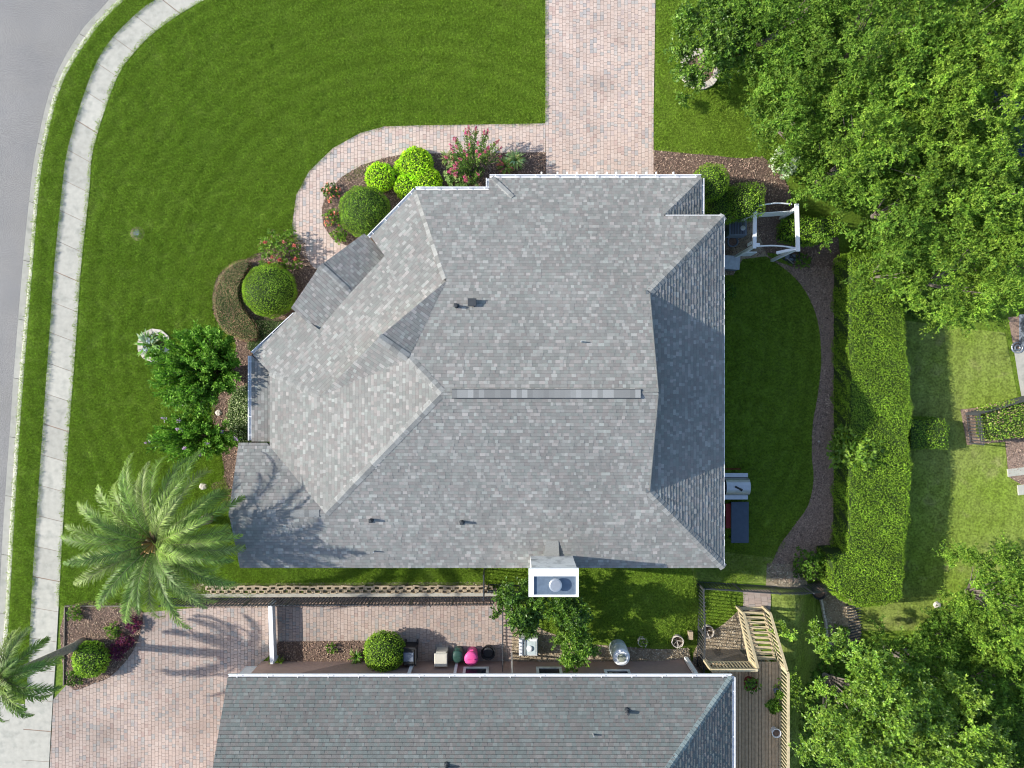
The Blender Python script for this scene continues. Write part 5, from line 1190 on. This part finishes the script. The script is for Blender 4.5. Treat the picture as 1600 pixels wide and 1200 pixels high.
MB().box(g + Vector((0, -.05, .5)), (.52, .72, .95), bev=.04).build('body', M['black'], wc); MB().box(g + Vector((-.02, -.02, 1.0)), (.46, .4, .04), bev=.02).build('lid_panel', M['blue_grey'], wc); MB().bar(g + Vector((.3, .36, 1.0)), g + Vector((.3, -.4, 1.0)), .06).build('handle', M['black'], wc); MB().bar(g + Vector((-.25, .38, 1.0)), g + Vector((.28, .38, 1.0)), .07).build('hinge_bar', M['black'], wc)
for s_ in (-.27, .27): MB().tube([g + Vector((s_ - .03, .34, .12)), g + Vector((s_ + .03, .34, .12))], .12, n=12).build('wheel', M['black'], wc)
# white tub with blue lines, left of the citrus
tb_ = empty('wash_tub', G(825, 1003), 'white rectangular tub standing against the pink wall', 'tub'); g = tb_.location
MB().box(g + Vector((0, 0, .35)), (.85, .78, .7), bev=.05).build('body', M['trim'], tb_); MB().box(g + Vector((.04, -.02, .705)), (.6, .6, .02), bev=.01).build('basin', mat('pale_basin', (.48, .55, .55)), tb_); MB().lathe(g + Vector((.05, -.03, .72)), [(.13, 0), (.13, .05), (.08, .07)], n=16).build('cap', M['white'], tb_)
for s_ in (-.22, -.12): MB().box(g + Vector((s_, 0, .725)), (.03, .74, .02)).build('strap', M['blackmetal'], tb_)
# white cylindrical tank
tk = empty('water_tank', G(965, 1012), 'white cylindrical tank standing by the pink wall', 'tank'); g = tk.location
MB().lathe(g, [(.4, 0), (.4, .45), (.36, .5)], n=26).build('base_tub', mat('clear_tub', (.45, .5, .48)), tk); MB().lathe(g, [(.37, .5), (.39, 1.0), (.37, 1.15), (.28, 1.2)], n=26).build('body', M['white'], tk, smooth=False)
MB().lathe(g + Vector((.0, 0, 1.2)), [(.19, 0), (.19, .02), (.1, .03)], n=18).build('lid', mat('grey_lid', (.28, .3, .24)), tk)
# rustic wicker hoops
def hoop(px, py, r, lab):
    g = G(px, py); root = empty('wicker_planter', g, lab, 'planter', 'wicker planters')
    for k in range(5): MB().tube([g + Vector(((r + .01 * random.uniform(-2, 2)) * math.cos(a), (r + .01 * random.uniform(-2, 2)) * math.sin(a), .05 + .05 * k + .02 * math.sin(3 * a + k))) for a in np.linspace(0, 6.283, 19)], .022, n=5, cap=False).build('woven_ring', M['bark'] if k % 2 else M['stone'], root)
    MB().lathe(g, [(r * .95, 0), (r * .95, .08)], n=16).build('soil', M['soil'], root)
    for k in range(5):
        a = random.uniform(0, 6.28); MB().tube([g + Vector((0, 0, .1)), g + Vector((r * 1.1 * math.cos(a), r * 1.1 * math.sin(a), .35))], [.015, .006], n=4).build('twig', M['stone'], root)
hoop(1057, 1000, .26, 'wicker hoop planter on the lawn outside the black fence'); hoop(1104, 985, .28, 'wicker hoop planter inside the black fence')
hoop(1003, 1001, .2, 'small wicker pot holding a seedling by the pink wall')
o = MB().box(G(1077, 990) + Vector((0, 0, .15)), (.2, .36, .3)); tag(o.build('paver_stack', M['block']), 'tan upright block outside the left black fence', 'block')
pot(1274, 921, .36, .5, 'big round black planter at the right end of the fence', 'black')
pot(1212, 1078, .15, .3, 'small blue pot on the deck boards by the railing', 'blue_grey', plant=(GREEN, 1.1), z=1.15)
pot(1209, 1140, .2, .35, 'pale rimmed pot by the deck railing under the tree', 'trim', plant=None, z=1.15)
pot(1170, 1064, .3, .3, 'terracotta pot with a bushy plant at the top of the deck', 'red', plant=(GREEN + DGREEN, 1.2), z=1.15)
leafy_bush(1209, 1103, 10, .5, 'row of green potted foliage along the deck railing', DGREEN + GREEN, .1, 150, z=1.15)
# stone edging in the stair yard
se = empty('stone_edging', G(1288, 975), 'crooked line of pale edging stones in the stair yard', 'edging')
ec = [(1280, 932), (1283, 945), (1285, 958), (1288, 970), (1289, 982), (1290, 994), (1295, 1004), (1297, 1018)]
for k in range(len(ec) - 1):
    for h_ in (0, .5):
        q0 = G(ec[k][0] + (ec[k + 1][0] - ec[k][0]) * h_, ec[k][1] + (ec[k + 1][1] - ec[k][1]) * h_); q1 = G(ec[k][0] + (ec[k + 1][0] - ec[k][0]) * (h_ + .44), ec[k][1] + (ec[k + 1][1] - ec[k][1]) * (h_ + .44))
        MB().bar(q0 + Vector((0, 0, .1)), q1 + Vector((0, 0, .1)), .1, .26).build('stone', M['stone'], se)
# drainage grate
gt = empty('landscape_grate', G(1331, 975), 'dark slatted mat lying under the hedge corner', 'grate')
for k in range(15): MB().bar(G(1322 + k * .4, 945 + k * 4.4) + Vector((0, 0, .06)), G(1343 + k * .2, 940 + k * 4.4) + Vector((0, 0, .06)), .05, .03).build('slat', M['blackmetal'], gt)
# stone rings
def ring(px, py, r, lab, n=14, a0=0., a1=6.283, wd=.26, mound=True):
    g = G(px, py); root = empty('stone_ring', g, lab, 'edging')
    for k in range(n):
        a = a0 + (a1 - a0) * (k + .5) / n; w_ = (a1 - a0) / n * .93
        pl = [(g.x + rr * math.cos(a + s_), g.y + rr * math.sin(a + s_)) for rr, s_ in ((r - wd, -w_ / 2), (r, -w_ / 2), (r, w_ / 2), (r - wd, w_ / 2))]
        MB().prism(pl, -.02, .13 + random.uniform(-.01, .01)).build('stone', M['stone'], root)
    MB().lathe(g, [(r - wd * .9, .0), (r - wd * .9, .06)], n=24).build('mulch', M['mulch_bed'], root); return root
ring(243, 540, .78, 'low ring of pale stones around the agave on the front lawn', n=11)
ring(1093, 109, .95, 'pale stone ring around the small tree right of the driveway', n=14, wd=.30)
# rocks
def rock(px, py, s_, lab, m='stone'):
    g = G(px, py); mb = MB(); prof = [(s_, 0), (s_ * .95, s_ * .35), (s_ * .6, s_ * .6), (s_ * .15, s_ * .68)]; mb.lathe((0, 0, 0), prof, n=9)
    mb.v = [(x * random.uniform(.8, 1.2), y * random.uniform(.6, 1.0), z * random.uniform(.85, 1.1)) for x, y, z in mb.v]; o = mb.build('rock', M[m]); o.location = g; tag(o, lab, 'rock'); return o
rock(289, 632, .15, 'pale rock between the two dark crape myrtles'); rock(181, 1020, .16, 'white rock at the edge of the purple plants'); rock(342, 645, .16, 'tan rock beside the variegated ground cover'); rock(318, 760, .2, 'tan rock between the palm and the house corner')
rock(1279, 690, .08, 'small white stone on the grey path'); rock(1463, 945, .2, 'grey rock at the foot of the bright tree')
# utility lid in the lawn
ul = empty('utility_lid', G(215, 365), 'small grey utility lid set in the front lawn', 'utility lid'); MB().lathe(ul.location, [(.2, 0), (.2, .05), (.19, .06)], n=18).build('frame', M['asphalt'], ul); MB().box(ul.location + Vector((0, 0, .065)), (.22, .2, .02), bev=.01).build('lid', M['blue_grey'], ul); MB().lathe(ul.location + Vector((0, 0, -.02)), [(.34, 0), (.33, .03)], n=16).build('bare_rim', M['dirt'], ul)
st_ = empty('path_border', G(104, 1000), 'thin dark edging between the bed and the sidewalk grass', 'edging')
MB().bar(G(103, 948) + Vector((0, 0, .05)), G(101, 1070) + Vector((0, 0, .05)), .04, .12).build('edging_strip', M['bark'], st_); MB().bar(G(103, 946) + Vector((0, 0, .05)), G(200, 946) + Vector((0, 0, .05)), .04, .12).build('edging_strip', M['bark'], st_)
for o in bpy.data.objects:
    if '_o' in o: del o['_o']
